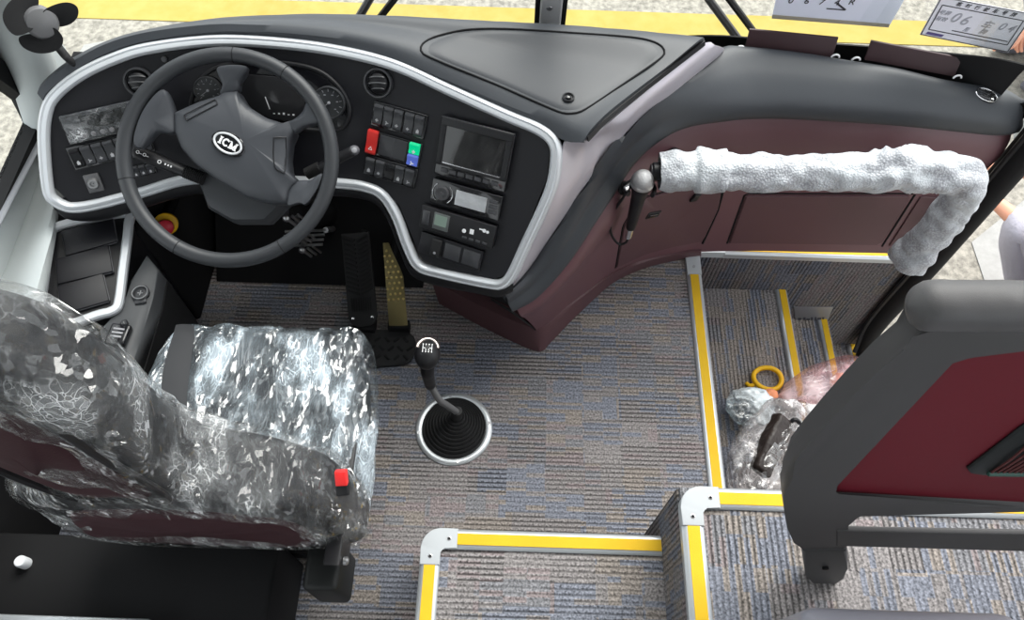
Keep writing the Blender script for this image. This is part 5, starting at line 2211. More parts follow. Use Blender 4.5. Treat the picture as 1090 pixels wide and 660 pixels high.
# seat base
mb = MB()
mb.box(WORLD, -0.74, -0.385, 0.36, 0.70, 0.0, 0.06, 0.012)
mb.box(WORLD, -0.70, -0.36, 0.36, 0.68, 0.05, 0.32, 0.02)
obj('base', mb, M_BLACKM, seat, smooth=30)
mb = MB()
sd = [atx(*p, -0.292) for p in ((376, 470), (388, 468), (370, 612), (352, 616))]
sd = [V((-0.285, 0.50, 0.40)), V((-0.285, 0.535, 0.385)), V((-0.285, 0.30, 0.22)), V((-0.285, 0.24, 0.30)), V((-0.285, 0.26, 0.42))]
SP = [(380, 470), (389, 472), (371, 600), (361, 602)]
sd = [atx(*p, -0.296) for p in SP]
mb.prism(sd, V((-0.03, 0, 0)), 0.004)
sp_ = obj('side_cover', mb, M_BLACK, seat, smooth=30)
mb = MB()
ps = [atx(*p, -0.31) for p in ((330, 600), (372, 585), (358, 634), (332, 630))]
mb.box(WORLD, -0.385, -0.315, 0.235, 0.33, 0.20, 0.36, 0.012)
obj('recliner_block', mb, mat('block_dark', (0.009, 0.010, 0.010), 0.5), seat, smooth=30)
for px, py in ((385, 478), (367, 597)):
    P = atx(px, py, -0.292)
    mb = MB()
    mb.lathe(Fr(P, V((0, 1, 0)), V((0, 0, 1)), V((1, 0, 0))), [(0.008, -0.002), (0.008, 0.004), (0.005, 0.007), (0.0003, 0.007)], 16)
    obj('bolt', mb, M_STEEL, sp_)
# backrest
OUT = [(-0.80, 0.34), (-0.30, 0.34), (-0.283, 0.45), (-0.288, 0.57), (-0.308, 0.635), (-0.35, 0.69), (-0.42, 0.725), (-0.468, 0.79), (-0.468, 0.90), (-0.455, 1.02), (-0.445, 1.12), (-0.445, 1.20), (-0.467, 1.255), (-0.52, 1.285), (-0.60, 1.28), (-0.645, 1.24), (-0.66, 1.15), (-0.655, 1.0), (-0.65, 0.87), (-0.69, 0.78), (-0.76, 0.72), (-0.80, 0.64), (-0.81, 0.5)]


def spine(z):
    return (-0.53, min(max(z, 0.50), 1.13))


def yF(z):
    return 0.435 - 0.105 * max(0, z - 0.6)


def yR(z):
    return 0.300 - 0.055 * max(0, z - 0.6) + 0.06 * max(0, 0.5 - z)


obj('backrest', pillow(OUT, spine, yF, yR, 110, 22), M_SEAT, seat, smooth=70)
# maroon rear panel in two pieces
def rear_panel(name, ol, off):
    mb = MB()
    q = spline([V((x, 0, z)) for x, z in ol], 80, True)
    cen_ = sum(q, V()) / 80
    rows = []
    for s, d_ in ((1.0, 0.008), (1.0, 0.0), (0.97, -0.006), (0.8, -0.010), (0.4, -0.012), (0.02, -0.012)):
        rows.append([V((cen_.x + (p.x - cen_.x) * s, yR(p.z) + off + d_, cen_.z + (p.z - cen_.z) * s)) for p in q])
    vs = mb.grid(rows, closed_u=True)
    mb.cap(vs[-1])
    return obj(name, mb, M_SEATM, seat, smooth=70)


rear_panel('back_panel', [(-0.73, 0.44), (-0.53, 0.42), (-0.36, 0.44), (-0.345, 0.56), (-0.38, 0.635), (-0.45, 0.68), (-0.53, 0.69), (-0.62, 0.68), (-0.70, 0.64), (-0.735, 0.56)], 0.0)
rear_panel('headrest_panel', [(-0.615, 0.80), (-0.55, 0.79), (-0.505, 0.80), (-0.498, 1.0), (-0.492, 1.10), (-0.49, 1.165), (-0.54, 1.18), (-0.60, 1.165), (-0.625, 1.1), (-0.63, 0.98)], 0.0)
mb = MB()
q = spline([V((x, 0, z)) for x, z in [(-0.635, 0.78), (-0.55, 0.77), (-0.488, 0.78), (-0.480, 1.0), (-0.472, 1.12), (-0.49, 1.19), (-0.54, 1.205), (-0.605, 1.19), (-0.64, 1.11), (-0.648, 0.98)]], 80, True)
mb.tube([V((p.x, yR(p.z) - 0.002, p.z)) for p in q], 0.006, 8, True)
obj('piping', mb, M_BLACK, seat)


def bfilm(P):
    c = V((-0.53, 0.36, min(max(P.z, 0.5), 1.1)))
    n_ = (P - c)
    n_.normalize()
    w_ = wrinkle(V((P.x, P.y, P.z * 0.75)), 0.012, 8, 7.7)
    fl = 0.012 * max(0, 0.62 - P.z) * 4
    low = math.exp(-((P.z - 0.76) / 0.05) ** 2) * 0.012
    return P + n_ * (max(w_, -0.004) + fl + low * (1 if abs(P.x + 0.53) > 0.09 else 0.3))


OUTF = [(x, z if z > 0.4 else 0.385) for x, z in OUT]
obj('backrest_film', pillow(OUTF, spine, yF, yR, 260, 90, 0.5, 0.009, bfilm), M_FILMB, seat, smooth=80)
# belt over the cushion, red buckle
mb = MB()
BL_ = [(197, 347, .465), (196, 358, .478), (191, 380, .48), (187, 405, .48), (186, 430, .478), (190, 455, .47)]
bl = spline([atz(x, y, z + 0.016) for x, y, z in BL_], 30)
rows = []
for i, p in enumerate(bl):
    t = i / 29
    w_ = 0.0225 * (0.8 + 0.35 * math.sin(t * 3.0))
    rows.append([p + V((-w_, 0, 0.0)), p + V((-w_ * .5, 0, 0.003)), p + V((0, 0, 0.004)), p + V((w_ * .5, 0, 0.003)), p + V((w_, 0, 0))])
mb.grid(rows)
obj('belt_strap', mb, M_BELT, seat, solid=-0.0025)
P = atx(364, 508, -0.262)
f = Fr(P, V((1, 0.1, 0)), V((-0.1, 0.8, 0.6)))
mb = MB()
mb.box(f, -0.011, 0.010, -0.030, -0.010, -0.01, 0.006, 0.003)
bkl = obj('buckle', mb, M_BLACK, seat)
mb = MB()
mb.box(f, -0.010, 0.009, -0.012, 0.012, -0.006, 0.009, 0.002)
obj('red_button', mb, mat('buckle_red', (0.75, 0.03, 0.03), 0.35), bkl)

# =================================================================== FAN
fb = V((-0.98, 1.26, 0.79))
FH = aty(44, 24, 1.17)
fan = thing('dash_fan', 'small black fan with three round blades on the front pillar', 'fan', FH)
fd = (O - FH).normalized()
fd = (fd + V((0.1, 0, -0.15))).normalized()
fu = V((1, 0, 0)) - fd * fd.x
fu.normalize()
ff = Fr(FH, fu, fd.cross(fu), fd)


def onfan(px, py, h=0.0):
    return atplane(px, py, FH + fd * h, fd)


mb = MB()
mb.lathe(ff, [(0.020, -0.045), (0.030, -0.03), (0.030, 0.004), (0.026, 0.012), (0.014, 0.016), (0.0003, 0.017)], 28)
obj('hub', mb, mat('fan_hub', (0.12, 0.12, 0.125), 0.35), fan)
for pts in ([(36, 30), (18, 38), (6, 28), (3, 14), (12, 0), (28, -8), (40, -3), (40, 8), (30, 18)],
            [(46, 12), (58, 5), (72, 2.5), (82, 7), (83, 17), (76, 25), (64, 28.5), (54, 26), (48, 22)],
            [(32, 36), (20, 40), (24, 50), (38, 56.5), (54, 56), (65, 50), (67, 40), (60, 31), (54, 30), (44, 37)]):
    q = spline([V((x, y, 0)) for x, y in pts], 48, True)
    cx_ = sum(q, V()) / 48
    ang0 = math.atan2(-(cx_.y - 24), cx_.x - 44)
    rows = []
    for s, hh_ in ((0.99, -0.002), (1.0, 0.0), (0.99, 0.002), (0.6, 0.003), (0.02, 0.003)):
        row = []
        for p in q:
            x, y = cx_.x + (p.x - cx_.x) * s, cx_.y + (p.y - cx_.y) * s
            a = math.atan2(-(y - 24), x - 44) - ang0
            a = (a + PI) % (2 * PI) - PI
            row.append(onfan(x, y, hh_ + 0.012 * a))
        rows.append(row)
    mb = MB()
    vs = mb.grid(rows, closed_u=True)
    mb.cap(vs[-1])
    mb.cap(vs[0])
    obj('blade', mb, M_BLACKM, fan, solid=0.0)
mb = MB()
mb.tube(spline([FH - fd * 0.04, onfan(58, 45, -0.05), atz(72, 62, 0.81), atz(84, 71, 0.775)], 20), 0.009, 10, flat=0.7)
obj('bracket', mb, M_BLACKM, fan)

# =================================================================== MICROPHONE
MH = V((0.281, 1.085, 0.565))
mic = thing('microphone', 'handheld microphone with a grey mesh head clipped to the maroon face', 'microphone', MH)
mb = MB()
mb.sphere(MH, (0.0255, 0.0255, 0.027), None, 28, 18)
obj('mesh_head', mb, M_MICH, mic)
mb = MB()
mb.lathe(Fr(MH), [(0.0255, -0.010), (0.0268, -0.007), (0.0268, -0.002), (0.0255, 0.001)], 32, False)
obj('band', mb, mat('mic_band', (0.55, 0.55, 0.56), 0.3, metal=0.8), mic)
mb = MB()
mb.lathe(Fr(MH), [(0.0003, -0.175), (0.0115, -0.175), (0.0125, -0.165), (0.0165, -0.06), (0.019, -0.035), (0.0245, -0.016), (0.024, -0.010)], 28)
obj('body', mb, M_BLACK, mic)
mb = MB()
mb.lathe(Fr(MH), [(0.0003, -0.215), (0.0085, -0.214), (0.009, -0.200), (0.0098, -0.178), (0.0098, -0.170)], 20)
obj('plug', mb, M_CHROME, mic)
fcp, fnn = onface(664, 200)
mb = MB()
cps = [MH + V((0, 0, -0.214)), MH + V((-0.002, -0.002, -0.235)), MH + V((-0.020, 0.0, -0.245)), MH + V((-0.045, 0.005, -0.20)), MH + V((-0.045, 0.012, -0.13)), MH + V((-0.028, 0.018, -0.07)), MH + V((-0.034, 0.03, -0.045))]
mb.tube(spline(cps, 50), 0.0032, 8)
obj('cable', mb, M_BLACK, mic)
# clip on the face
clip = thing('microphone_clip', 'small black and chrome clip holding the microphone to the maroon face', 'clip', fcp)
mb = MB()
ac_ = MH + V((0, 0, -0.030))
mb.tube([ac_ + V((0.0315 * math.cos(t), 0.026 * math.sin(t), 0)) for t in [-0.6 + 4.3 * k / 20 for k in range(21)]], 0.0055, 8, flat=1.8)
obj('ring', mb, M_BLACK, clip)
mb = MB()
mb.tube([ac_ + V((-0.022, 0.016, 0)), fcp + fnn * 0.002], [0.009, 0.011], 12)
g = Fr(fcp, fnn.orthogonal(), fnn.cross(fnn.orthogonal()), fnn)
mb.lathe(g, [(0.017, -0.002), (0.017, 0.005), (0.012, 0.008), (0.0003, 0.008)], 20)
obj('bracket', mb, M_BLACK, clip)
mb = MB()
mb.box(Fr(ac_ + V((-0.030, -0.004, 0.012)), V((1, 0.2, 0)), V((-0.2, 1, 0))).rot(0.5), -0.010, 0.010, -0.006, 0.006, -0.003, 0.004, 0.002)
obj('chrome_tab', mb, M_CHROME, clip)

# =================================================================== WRAPPED HANDRAIL
rail = thing('handrail', 'bent handrail wrapped in white foam netting across the maroon console', 'handrail', (0.6, 1.1, 0.58))
YH = 1.105
PR = [(702, 183), (740, 182), (800, 184), (860, 184), (920, 183), (970, 181), (1006, 184)]
rp_ = [aty(x, y, YH) for x, y in PR]
zb = rp_[-1]
rp_ += [V((zb.x + 0.045, YH, zb.z - 0.012)), V((zb.x + 0.072, YH - 0.002, zb.z - 0.05)), V((zb.x + 0.080, YH - 0.002, zb.z - 0.11))]
ends = aty(986, 284, YH)
rp_ += [V((zb.x + 0.083, YH, ends.z + 0.14)), V((zb.x + 0.080, YH, ends.z + 0.03))]
cp2 = spline(rp_, 220)
mb = MB()
core = [cp2[0] + V((-0.02, 0, 0))] + cp2 + [cp2[-1] + V((0.006, 0.006, -0.012)), cp2[-1] + V((0.05, 0.04, -0.03)), V((XR - 0.035, 1.25, cp2[-1].z - 0.05))]
mb.tube(core, 0.0165, 14)
obj('rail_tube', mb, mat('rail_dark', (0.05, 0.05, 0.055), 0.4), rail)
mb = MB()
e0 = cp2[0] + V((-0.024, 0, 0))
fe, fen = onface(716, 164)
mb.tube([cp2[3], e0 + V((0.010, 0, 0)), e0 + V((0.006, 0, 0))], [0.021, 0.021, 0.017], 16)
obj('end_cap', mb, M_BLACK, rail)
mb = MB()
mb.tube([cp2[9], fe], [0.014, 0.018], 14)
obj('end_bracket', mb, M_BLACK, rail)
mb = MB()
rows = []
n = len(cp2)
prev = None
up_ = V((0, 1, 0))
for i, p in enumerate(cp2):
    t = (cp2[min(i + 1, n - 1)] - cp2[max(i - 1, 0)]).normalized()
    w1 = up_.cross(t).normalized()
    w2 = t.cross(w1).normalized()
    s = i / (n - 1)
    rb = 0.037 + 0.0035 * math.sin(s * 40) * (0.5 + noise.noise(V((s * 12, 0, 0)))) + (0.008 if 0.08 < s < 0.14 else 0)
    bend = math.exp(-((s - 0.56) / 0.12) ** 2)
    row = []
    for k in range(48):
        a = 2 * PI * k / 48
        tw = ridged(V((s * 26 + 0.6 * math.sin(a + s * 20), math.cos(a) * 0.8, math.sin(a) * 0.8)), 1.0, 2.0)
        r_ = rb + 0.008 * noise.noise(V((s * 30, math.cos(a) * 1.6, math.sin(a) * 1.6))) + (0.003 + 0.020 * bend) * max(tw, -0.3) * (0.5 + 0.5 * noise.noise(V((s * 9, 4, 2))))
        r_ *= 1.0 + (0.16 * (s - 0.78) / 0.22 if s > 0.78 else 0)
        row.append(p + (w1 * math.cos(a) + w2 * math.sin(a)) * max(r_, 0.024))
    rows.append(row)
vs = mb.grid(rows, closed_u=True)
wr = obj('foam_wrap', mb, M_NET, rail, smooth=75, solid=-0.003)

# =================================================================== PARTITION PANEL
part = thing('partition_panel', 'grey framed modesty partition with a dark red panel on the right', 'partition', (0.8, 0.3, 0.40))
PQ = atz(876, 620, 0.402)
PK = 0.15
PN_ = V((0, -1, PK)).normalized()


def onpt(px, py):
    return atplane(px, py, PQ, PN_)


OUTL = [(1330, 345), (990, 345), (980, 360), (962, 373), (936, 394), (908, 422), (882, 450), (862, 472), (846, 492), (836, 510), (834, 529), (835, 546), (838, 562), (845, 578), (855, 590), (901, 590), (902, 575), (903, 560), (906, 551), (914, 547), (1090, 545), (1330, 556), (1330, 551), (1090, 540), (888, 529), (882, 525), (884, 517), (1014, 387), (1024, 378), (1040, 375), (1090, 374), (1330, 378)]
mb = MB()
mb.prism([onpt(*p) for p in OUTL], V((0, 0.036, 0)), 0.010)
obj('frame', mb, M_GREYP, part, smooth=35)
mb = MB()
mb.prism([onpt(*p) + V((0, 0.008, 0)) for p in ((881, 526), (1014, 384), (1026, 374), (1330, 374), (1330, 556), (890, 532))], V((0, 0.018, 0)))
rp2 = obj('red_panel', mb, M_REDP, part, smooth=30)
mb = MB()
mb.prism([onpt(*p) + V((0, -0.002, 0)) for p in ((890, 563.5), (1090, 568), (1330, 583), (1330, 602), (1090, 585.5), (890, 580.5))], V((0, 0.009, 0)), 0.003)
obj('lower_rail', mb, M_GREYP, part, smooth=35)
# roll along the top
mb = MB()
c0, c1 = onpt(992, 342) + V((0, 0.018, 0)), onpt(1330, 344) + V((0, 0.018, 0))
rows = []
for k in range(40):
    t = k / 39
    s = 0.05 + 0.95 * math.sqrt(max(0, 1 - (1 - min(t * 14, 1)) ** 2))
    p = c0.lerp(c1, t) + V((-0.022 + 0.0, 0, 0))
    row = []
    for j in range(28):
        a = 2 * PI * j / 28
        ca_, sa_ = math.cos(a), math.sin(a)
        row.append(p + V((0, 0.026 * s * math.copysign(abs(ca_) ** 0.8, ca_), 0.026 * s * math.copysign(abs(sa_) ** 0.8, sa_) + 0.0015 * noise.noise(V((t * 20, ca_, sa_))))))
    rows.append(row)
vs = mb.grid(rows, closed_u=True)
mb.cap(vs[0])
mb.cap(vs[-1])
obj('top_roll', mb, mat('roll_grey', (0.085, 0.083, 0.086), 0.45, bump=(900, 0.3, 0.0007)), part, smooth=60)
# foot
mb = MB()
ft = [onpt(*p) for p in ((853, 584), (902, 584), (902, 604), (899, 615), (890, 621), (864, 620), (857, 610))]
ft = [p + V((0, -0.003, 0)) for p in ft]
mb.prism(ft, V((0, 0.036, 0)), 0.006)
mb2 = MB()
foot = obj('foot', mb, mat('foot_grey', (0.055, 0.054, 0.056), 0.5), part, smooth=35)
P = onpt(878, 601) + V((0, -0.006, 0))
mb = MB()
mb.lathe(Fr(P, V((1, 0, 0)), V((0, 0, 1)), V((0, -1, 0))), [(0.0055, -0.002), (0.0055, 0.0025), (0.003, 0.0025), (0.0025, 0.0), (0.0003, 0.0)], 16)
obj('bolt', mb, M_DEEP, foot)
# dark net pocket
mb = MB()
tri = [onpt(*p) + V((0, 0.003, 0)) for p in ((1030, 502), (1034, 507), (1048, 509), (1330, 513), (1330, 330 + 70), (1110, 448), (1090, 457))]
mb.prism(tri, V((0, 0.006, 0)), 0.003)
pk_ = obj('pocket', mb, mat('pocket_dark', (0.012, 0.015, 0.016), 0.4), part)
mb = MB()
for k in range(7):
    a, b = onpt(1052 + k * 6, 507) + V((0, 0.002, 0)), onpt(1100 + k * 14, 470 - k * 3) + V((0, 0.002, 0))
    mb.tube(spline([a, a.lerp(b, 0.5) + V((0, -0.002, 0.006)), b], 10), 0.0018, 6)
obj('net_cord', mb, mat('cord_dark', (0.10, 0.03, 0.03), 0.6), pk_)
mb = MB()
a, b = onpt(1052, 505) + V((0, 0.001, 0)), onpt(1330, 508) + V((0, 0.001, 0))
mb.tube([a, b], 0.004, 8)
obj('hem', mb, mat('hem_green', (0.04, 0.09, 0.075), 0.4), pk_)

# grey seat shell at the bottom edge of the photo
mb = MB()
q0 = atz(856, 660, 0.78)
q1_ = atz(872, 653, 0.78)
q2 = atz(955, 655, 0.78)
mb.box(Fr(V((q0.x, q1_.y + 0.010, 0.62))), 0, 0.30, -0.30, 0.0, 0.0, 0.16, 0.02)
shell = obj('seat_shell', mb, mat('shell_grey', (0.25, 0.25, 0.29), 0.4), loc=(q0.x + 0.15, q1_.y - 0.15, 0.403))
tag(shell, 'rounded grey plastic seat edge on the deck at the bottom of the photo', 'seat')
mb = MB()
mb.tube([V((q0.x + 0.15, q1_.y - 0.15, 0.40)), V((q0.x + 0.15, q1_.y - 0.15, 0.63))], 0.05, 14)
obj('leg', mb, M_BLACKM, shell)

# =================================================================== STAIRWELL THINGS
# small metal plate with dark marks
q4 = [aty(*p, YW - 0.003) for p in ((845, 327), (887, 327), (880, 344), (847, 344))]
st_ = thing('step_plate', 'small grey metal plate with dark marks low on the stairwell wall', 'plate', q4[3])
mb = MB()
mb.prism(q4, V((0, 0.0025, 0)), 0.0006)
obj('plate', mb, mat('plate_grey', (0.22, 0.22, 0.23), 0.35, metal=0.5), st_)
mb = MB()
for k, (x, w_, h_) in enumerate(((851, 3, 2.2), (856, 2, 2.8), (860, 3.2, 1.6), (864, 1.4, 3.0), (868, 1.4, 3.2), (872, 3.4, 2.4), (876, 1.6, 3.0))):
    A = [aty(*p, YW - 0.0045) for p in ((x - w_ / 2, 341 - h_), (x + w_ / 2 + 0.6, 341 - h_), (x + w_ / 2, 342), (x - w_ / 2, 342))]
    mb.prism(A, V((0, 0.001, 0)))
obj('marks', mb, M_INK, st_)

# yellow ring on the top tread
P = atz(817, 403, -0.185)
mb = MB()
rg = [P + V((0.042 * math.cos(t), 0.036 * math.sin(t), 0.003 * math.sin(2 * t))) for t in [2 * PI * k / 40 for k in range(40)]]
mb.tube(rg, 0.0075, 12, True)
yr_ = obj('cable_ring', mb, M_YRING, loc=P)
tag(yr_, 'yellow plastic ring lying on the top stair tread', 'ring')
mb = MB()
mb.tube(spline([P + V((-0.035, -0.018, -0.002)), P + V((-0.055, -0.022, -0.006)), P + V((-0.062, -0.012, -0.010))], 12), 0.006, 8)
obj('tail', mb, M_YRING, yr_)


def blob(name, c, r, seed, amp, sc, material, parent, squash=1.0, seg=72, ring_=48, fr=None, solid=0.0):
    mb = MB()
    rows = []
    fr = fr or Fr(c)
    for i in range(ring_ + 1):
        t = PI * i / ring_ - PI / 2
        row = []
        for k in range(seg):
            a = 2 * PI * k / seg
            d = V((math.cos(t) * math.cos(a), math.cos(t) * math.sin(a), math.sin(t)))
            w_ = 1 + amp * (ridged(d, sc, seed) * 0.7 + noise.noise(d * sc * 0.7 + V((seed, 1, 2))) * 0.8)
            row.append(fr.p(d.x * r[0] * w_, d.y * r[1] * w_, d.z * r[2] * w_))
        rows.append(row)
    vs = mb.grid(rows, closed_u=True)
    mb.cap(vs[0])
    mb.cap(vs[-1])
    return obj(name, mb, material, parent, smooth=80, loc=c if parent is None else None, solid=solid)


TZ = -0.198
# clear bag round a dark case
c0 = atz(818, 482, -0.12)
bag = thing('clear_plastic_bag', 'crumpled clear plastic bag around a dark brown case on the stairs', 'bag', V((c0.x, c0.y, TZ)))
fb_ = Fr(V((c0.x - 0.01, c0.y - 0.005, TZ + 0.105)), V((0.55, 0.83, 0)), V((-0.83, 0.55, 0)))
blob('bag_film', fb_.o, (0.155, 0.085, 0.085), 1.3, 0.16, 2.4, M_BAG, bag, fr=fb_)
c1 = atz(800, 432, -0.13)
blob('bag_film', c1 + V((0, 0, -0.01)), (0.062, 0.052, 0.045), 4.3, 0.22, 2.8, film('bag_blue', (0.88, 0.94, 0.96), 0.9, 0.12, 0.2, 26, 0.9, (1, 1, 1), (0.85, 0.92, 0.95), 0.35), bag)
# the dark case in the bag
A, B = atz(809, 503, -0.030), atz(833, 446, -0.015)
d = (B - A).normalized()
wd = V((0, 0, 1)).cross(d)
case = thing('dark_case', 'long dark brown case lying inside the clear plastic bag', 'case', V((A.x, A.y, -0.12)))
f = Fr((A + B) / 2, d, (V((0, 0, 1)).cross(d)), V((0, 0, 1)))
L = (B - A).length
sx_ = Fr(f.o, f.u, (f.v * 0.85 + V((0, 0, 0.5))).normalized())
cb_ = rbox((0, 0, 0), (L * 1.04, 0.062, 0.04), 0.012, 26, lambda p, n_: p + n_ * wrinkle(p, 0.007, 16, 2))
for v in cb_.bm.verts:
    v.co = sx_.p(v.co.x, v.co.y, v.co.z)
obj('body', cb_, M_BROWN, case, smooth=60)
mb = MB()
hp_ = [sx_.p(L * 0.50, -0.018, 0.012), sx_.p(L * 0.56, -0.018, 0.022), sx_.p(L * 0.58, -0.034, 0.022), sx_.p(L * 0.52, -0.048, 0.016)]
mb.tube(spline(hp_, 16), 0.006, 8)
obj('handle', mb, M_BLACK, case)
# pink bag with orange contents, behind the partition
c2 = atz(893, 410, -0.17)
pink = thing('pink_plastic_bag', 'translucent pink plastic bag with orange contents beside the red partition', 'bag', V((c2.x, c2.y, -0.38)))
fp = Fr(V((c2.x - 0.005, c2.y - 0.01, -0.175)), V((0.95, 0.30, 0)), V((-0.30, 0.95, 0)))
blob('bag_film', fp.o, (0.165, 0.085, 0.100), 8.2, 0.14, 2.2, M_PINK, pink, fr=fp)
c3 = atz(866, 446, -0.16)
blob('bag_film', c3 + V((0, 0, -0.03)), (0.095, 0.07, 0.07), 6.1, 0.2, 2.6, film('bag_white', (0.95, 0.93, 0.93), 0.9, 0.10, 0.2, 22, 0.9, (1, 1, 1), (0.94, 0.92, 0.92), 0.4), pink)
for px, py, z, r_ in ((898, 408, -0.17, 0.038), (912, 402, -0.18, 0.034), (820, 420, -0.16, 0.022)):
    P = atz(px, py, z)
    blob('contents', P, (r_, r_ * 0.8, r_ * 0.7), px, 0.12, 2.0, M_ORANGE, pink if px > 850 else bag, seg=28, ring_=18)

# =================================================================== PEOPLE OUTSIDE
def skin_mesh(verts, edges, radii, root, sub=2):
    me = bpy.data.meshes.new('t')
    me.from_pydata([tuple(v) for v in verts], edges, [])
    o_ = bpy.data.objects.new('t', me)
    C.objects.link(o_)
    md = o_.modifiers.new('s', 'SKIN')
    md.use_smooth_shade = True
    for i, r_ in enumerate(radii):
        sv = me.skin_vertices[0].data[i]
        sv.radius = (r_, r_) if not isinstance(r_, tuple) else r_
        sv.use_root = (i == root)
    sd_ = o_.modifiers.new('d', 'SUBSURF')
    sd_.levels = sub
    sd_.render_levels = sub
    dg = bpy.context.evaluated_depsgraph_get()
    m2 = bpy.data.meshes.new_from_object(o_.evaluated_get(dg))
    bpy.data.objects.remove(o_)
    mb = MB()
    mb.bm.from_mesh(m2)
    bpy.data.meshes.remove(m2)
    return mb


def chain(defs):
    """defs: list of (name, parent, pos, radius) -> skin mesh"""
    idx = {d[0]: i for i, d in enumerate(defs)}
    return skin_mesh([d[2] for d in defs], [(idx[d[1]], i) for i, d in enumerate(defs) if d[1]], [d[3] for d in defs], 0)


def hand(side, wrist, dirv, palm_n):
    """relaxed hand: palm, four bent fingers of different lengths and a thumb"""
    d = dirv.normalized()
    s_ = d.cross(palm_n).normalized() * side
    n_ = s_.cross(d).normalized() * side
    defs = [('w', None, wrist, (0.026, 0.021)), ('p', 'w', wrist + d * 0.045, (0.036, 0.017)), ('p2', 'p', wrist + d * 0.085, (0.036, 0.014))]
    for k, (off, L_) in enumerate(((0.030, 0.070), (0.010, 0.080), (-0.010, 0.074), (-0.028, 0.058))):
        b_ = wrist + d * 0.082 + s_ * off
        defs += [('f%d0' % k, 'p2', b_ + d * 0.012, 0.0095), ('f%d1' % k, 'f%d0' % k, b_ + d * L_ * 0.55 + n_ * 0.008, 0.0088), ('f%d2' % k, 'f%d1' % k, b_ + d * L_ * 0.85 + n_ * 0.022, 0.0082), ('f%d3' % k, 'f%d2' % k, b_ + d * L_ * 0.98 + n_ * 0.036, 0.0068)]
    tb = wrist + d * 0.03 + s_ * 0.034
    defs += [('t0', 'p', tb + d * 0.01, 0.013), ('t1', 't0', tb + d * 0.035 + s_ * 0.018 + n_ * 0.008, 0.011), ('t2', 't1', tb + d * 0.060 + s_ * 0.020 + n_ * 0.018, 0.009)]
    return defs


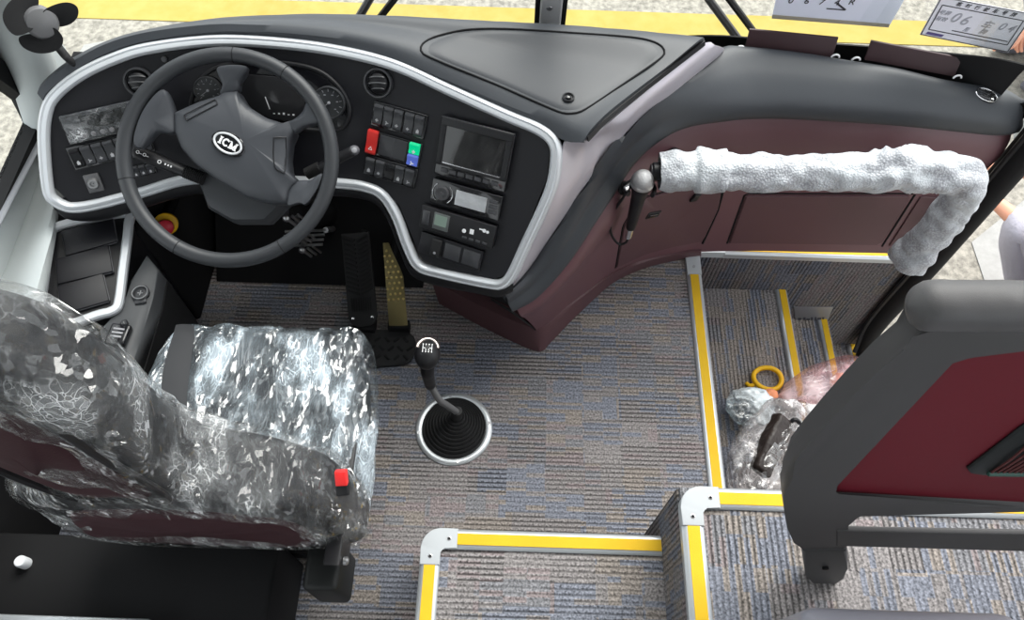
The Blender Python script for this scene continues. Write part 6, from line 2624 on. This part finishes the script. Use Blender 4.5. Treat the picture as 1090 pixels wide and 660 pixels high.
def squatter(base, face_ang, label, hands, sc=1.0):
    """person squatting on the pavement; hands = world targets for the two wrists"""
    root = thing('person', label, 'person', base, 'people outside the bus')
    fw = V((math.cos(face_ang), math.sin(face_ang), 0))
    lf = V((-fw.y, fw.x, 0))
    Z = V((0, 0, 1))
    P = lambda f_, l_, z_: V(base) + (fw * f_ + lf * l_ + Z * z_) * sc
    hip = P(-0.16, 0, 0.30)
    chest = P(0.02, 0, 0.66)
    neck = P(0.09, 0, 0.80)
    # body: one continuous skin surface
    defs = [('hip', None, hip, (0.15, 0.125)), ('belly', 'hip', P(-0.09, 0, 0.46), (0.145, 0.115)), ('chest', 'belly', chest, (0.155, 0.115)), ('neck0', 'chest', neck, 0.062), ('neck1', 'neck0', P(0.13, 0, 0.87), 0.055),
            ('head0', 'neck1', P(0.16, 0, 0.93), (0.075, 0.09)), ('head1', 'head0', P(0.17, 0, 1.03), (0.078, 0.098)), ('head2', 'head1', P(0.165, 0, 1.11), (0.055, 0.07))]
    knees, ankles = [], []
    for sg in (-1, 1):
        s_ = str(sg)
        sh = P(0.04, sg * 0.18, 0.74)
        wr_ = V(hands[0 if sg < 0 else 1])
        el = (sh + wr_) / 2 + (lf * sg * 0.05 - Z * 0.07) * sc
        defs += [('sh' + s_, 'chest', sh, 0.062), ('el' + s_, 'sh' + s_, el, 0.045), ('fa' + s_, 'el' + s_, el.lerp(wr_, 0.5), 0.040), ('wr' + s_, 'fa' + s_, wr_, 0.028)]
        hp2 = P(-0.12, sg * 0.10, 0.28)
        kn_ = P(0.30, sg * 0.17, 0.50)
        an = P(0.06, sg * 0.14, 0.09)
        knees.append(kn_)
        ankles.append(an)
        defs += [('th' + s_, 'hip', hp2, 0.095), ('tm' + s_, 'th' + s_, hp2.lerp(kn_, 0.55), 0.088), ('kn' + s_, 'tm' + s_, kn_, 0.066), ('cf' + s_, 'kn' + s_, kn_.lerp(an, 0.4) - fw * 0.015, 0.058), ('an' + s_, 'cf' + s_, an, 0.038), ('to' + s_, 'an' + s_, P(0.20, sg * 0.15, 0.035), (0.036, 0.026))]
        # hand continues from the wrist
        dv = (wr_ - el).normalized()
        dv = (dv + V((0, 0, -0.5))).normalized()
        hd_ = hand(sg, wr_ + dv * 0.02, dv, -fw)
        for nm, pr, ps_, rr in hd_:
            defs.append((nm + s_, (pr + s_) if pr else 'wr' + s_, ps_, rr))
    obj('body', chain(defs), M_SKIN, root, smooth=80)
    # shirt
    sd_ = [('hip', None, hip + Z * 0.04, (0.165, 0.14)), ('belly', 'hip', P(-0.09, 0, 0.46), (0.165, 0.135)), ('chest', 'belly', chest, (0.172, 0.135)), ('neck0', 'chest', neck - Z * 0.01, 0.078)]
    for sg in (-1, 1):
        s_ = str(sg)
        sh = P(0.04, sg * 0.18, 0.74)
        wr_ = V(hands[0 if sg < 0 else 1])
        el = (sh + wr_) / 2 + (lf * sg * 0.05 - Z * 0.07) * sc
        sd_ += [('sh' + s_, 'chest', sh, 0.078), ('el' + s_, 'sh' + s_, el, 0.062), ('fa' + s_, 'el' + s_, el.lerp(wr_, 0.35), 0.056)]
    obj('shirt', chain(sd_), M_SHIRT, root, smooth=80)
    td = [('hip', None, hip, (0.168, 0.145))]
    for sg in (-1, 1):
        s_ = str(sg)
        hp2 = P(-0.12, sg * 0.10, 0.28)
        kn_, an = knees[0 if sg < 0 else 1], ankles[0 if sg < 0 else 1]
        td += [('th' + s_, 'hip', hp2, 0.108), ('tm' + s_, 'th' + s_, hp2.lerp(kn_, 0.55), 0.102), ('kn' + s_, 'tm' + s_, kn_, 0.082), ('cf' + s_, 'kn' + s_, kn_.lerp(an, 0.4) - fw * 0.015, 0.074), ('an' + s_, 'cf' + s_, an + Z * 0.03, 0.062)]
    obj('trousers', chain(td), M_TROUS, root, smooth=80)
    for sg in (-1, 1):
        mb = MB()
        g = Fr(P(0.13, sg * 0.145, 0.045), fw, lf)
        mb.sphere(g.o, (0.135 * sc, 0.05 * sc, 0.045 * sc), g, 20, 12)
        obj('shoe', mb, M_SHOE, root)
    # hair, and face features
    hc_ = P(0.155, 0, 1.06)
    mb = MB()
    mb.sphere(hc_, (0.098 * sc, 0.088 * sc, 0.092 * sc), Fr(hc_, fw, lf), 20, 12)
    ha = obj('hair', mb, M_HAIR, root)
    ha.data.transform(Matrix.Translation(-fw * 0.02))
    mb = MB()
    no_ = P(0.275, 0, 0.995)
    mb.sphere(no_, (0.018, 0.014, 0.022), Fr(no_, fw, lf), 12, 8)
    obj('nose', mb, M_SKIN, root)
    for sg in (-1, 1):
        mb = MB()
        e_ = P(0.252, sg * 0.032, 1.025)
        mb.sphere(e_, (0.010, 0.014, 0.008), Fr(e_, fw, lf), 12, 8)
        obj('eye', mb, M_INK, root)
        mb = MB()
        e_ = P(0.165, sg * 0.083, 1.0)
        mb.sphere(e_, (0.022, 0.012, 0.032), Fr(e_, fw, lf), 12, 8)
        obj('ear', mb, M_SKIN, root)
    mb = MB()
    e_ = P(0.262, 0, 0.955)
    mb.sphere(e_, (0.008, 0.026, 0.006), Fr(e_, fw, lf), 12, 8)
    obj('mouth', mb, mat('lip', (0.45, 0.15, 0.12), 0.5), root)
    return root


wl = atz(1052, 226, -0.42)
wr2 = atz(1086, 200, -0.42)
kneeT = atz(1085, 268, -0.40)
squatter((kneeT.x + 0.27, kneeT.y - 0.10, GZ), PI - 0.15, 'person in grey trousers crouching on the pavement outside the open door', [wr2 + V((0.02, 0.10, 0)), wl + V((0.03, 0.03, 0.02))])
h2 = atz(1086, 44, -0.52)
squatter((h2.x + 0.42, h2.y + 0.22, GZ), PI + 0.2, 'person in pale clothes outside the windscreen, below the printed permit', [h2 + V((0.1, 0.14, 0.05)), h2 + V((0.02, 0.02, 0.07))])

# =================================================================== LIGHT
w = bpy.data.worlds.new('overcast_sky')
SC.world = w
w.use_nodes = True
bg = w.node_tree.nodes['Background']
bg.inputs[0].default_value = (0.93, 0.97, 1.0, 1)
bg.inputs[1].default_value = 1.25
sun = bpy.data.lights.new('hazy_sun', 'SUN')
sun.energy = 4.0
sun.angle = math.radians(50)
sun.color = (1.0, 0.97, 0.92)
so_ = bpy.data.objects.new('hazy_sun', sun)
C.objects.link(so_)
so_.rotation_euler = V((0.35, 0.62, 0.9)).to_track_quat('Z', 'Y').to_euler()

SC.view_settings.view_transform = 'Standard'
SC.view_settings.look = 'None'
SC.view_settings.exposure = 0.8
SC.view_settings.gamma = 1
SC.view_settings.use_curve_mapping = False
SC.cycles.max_bounces = 10
SC.cycles.transparent_max_bounces = 24
SC.cycles.use_denoising = True
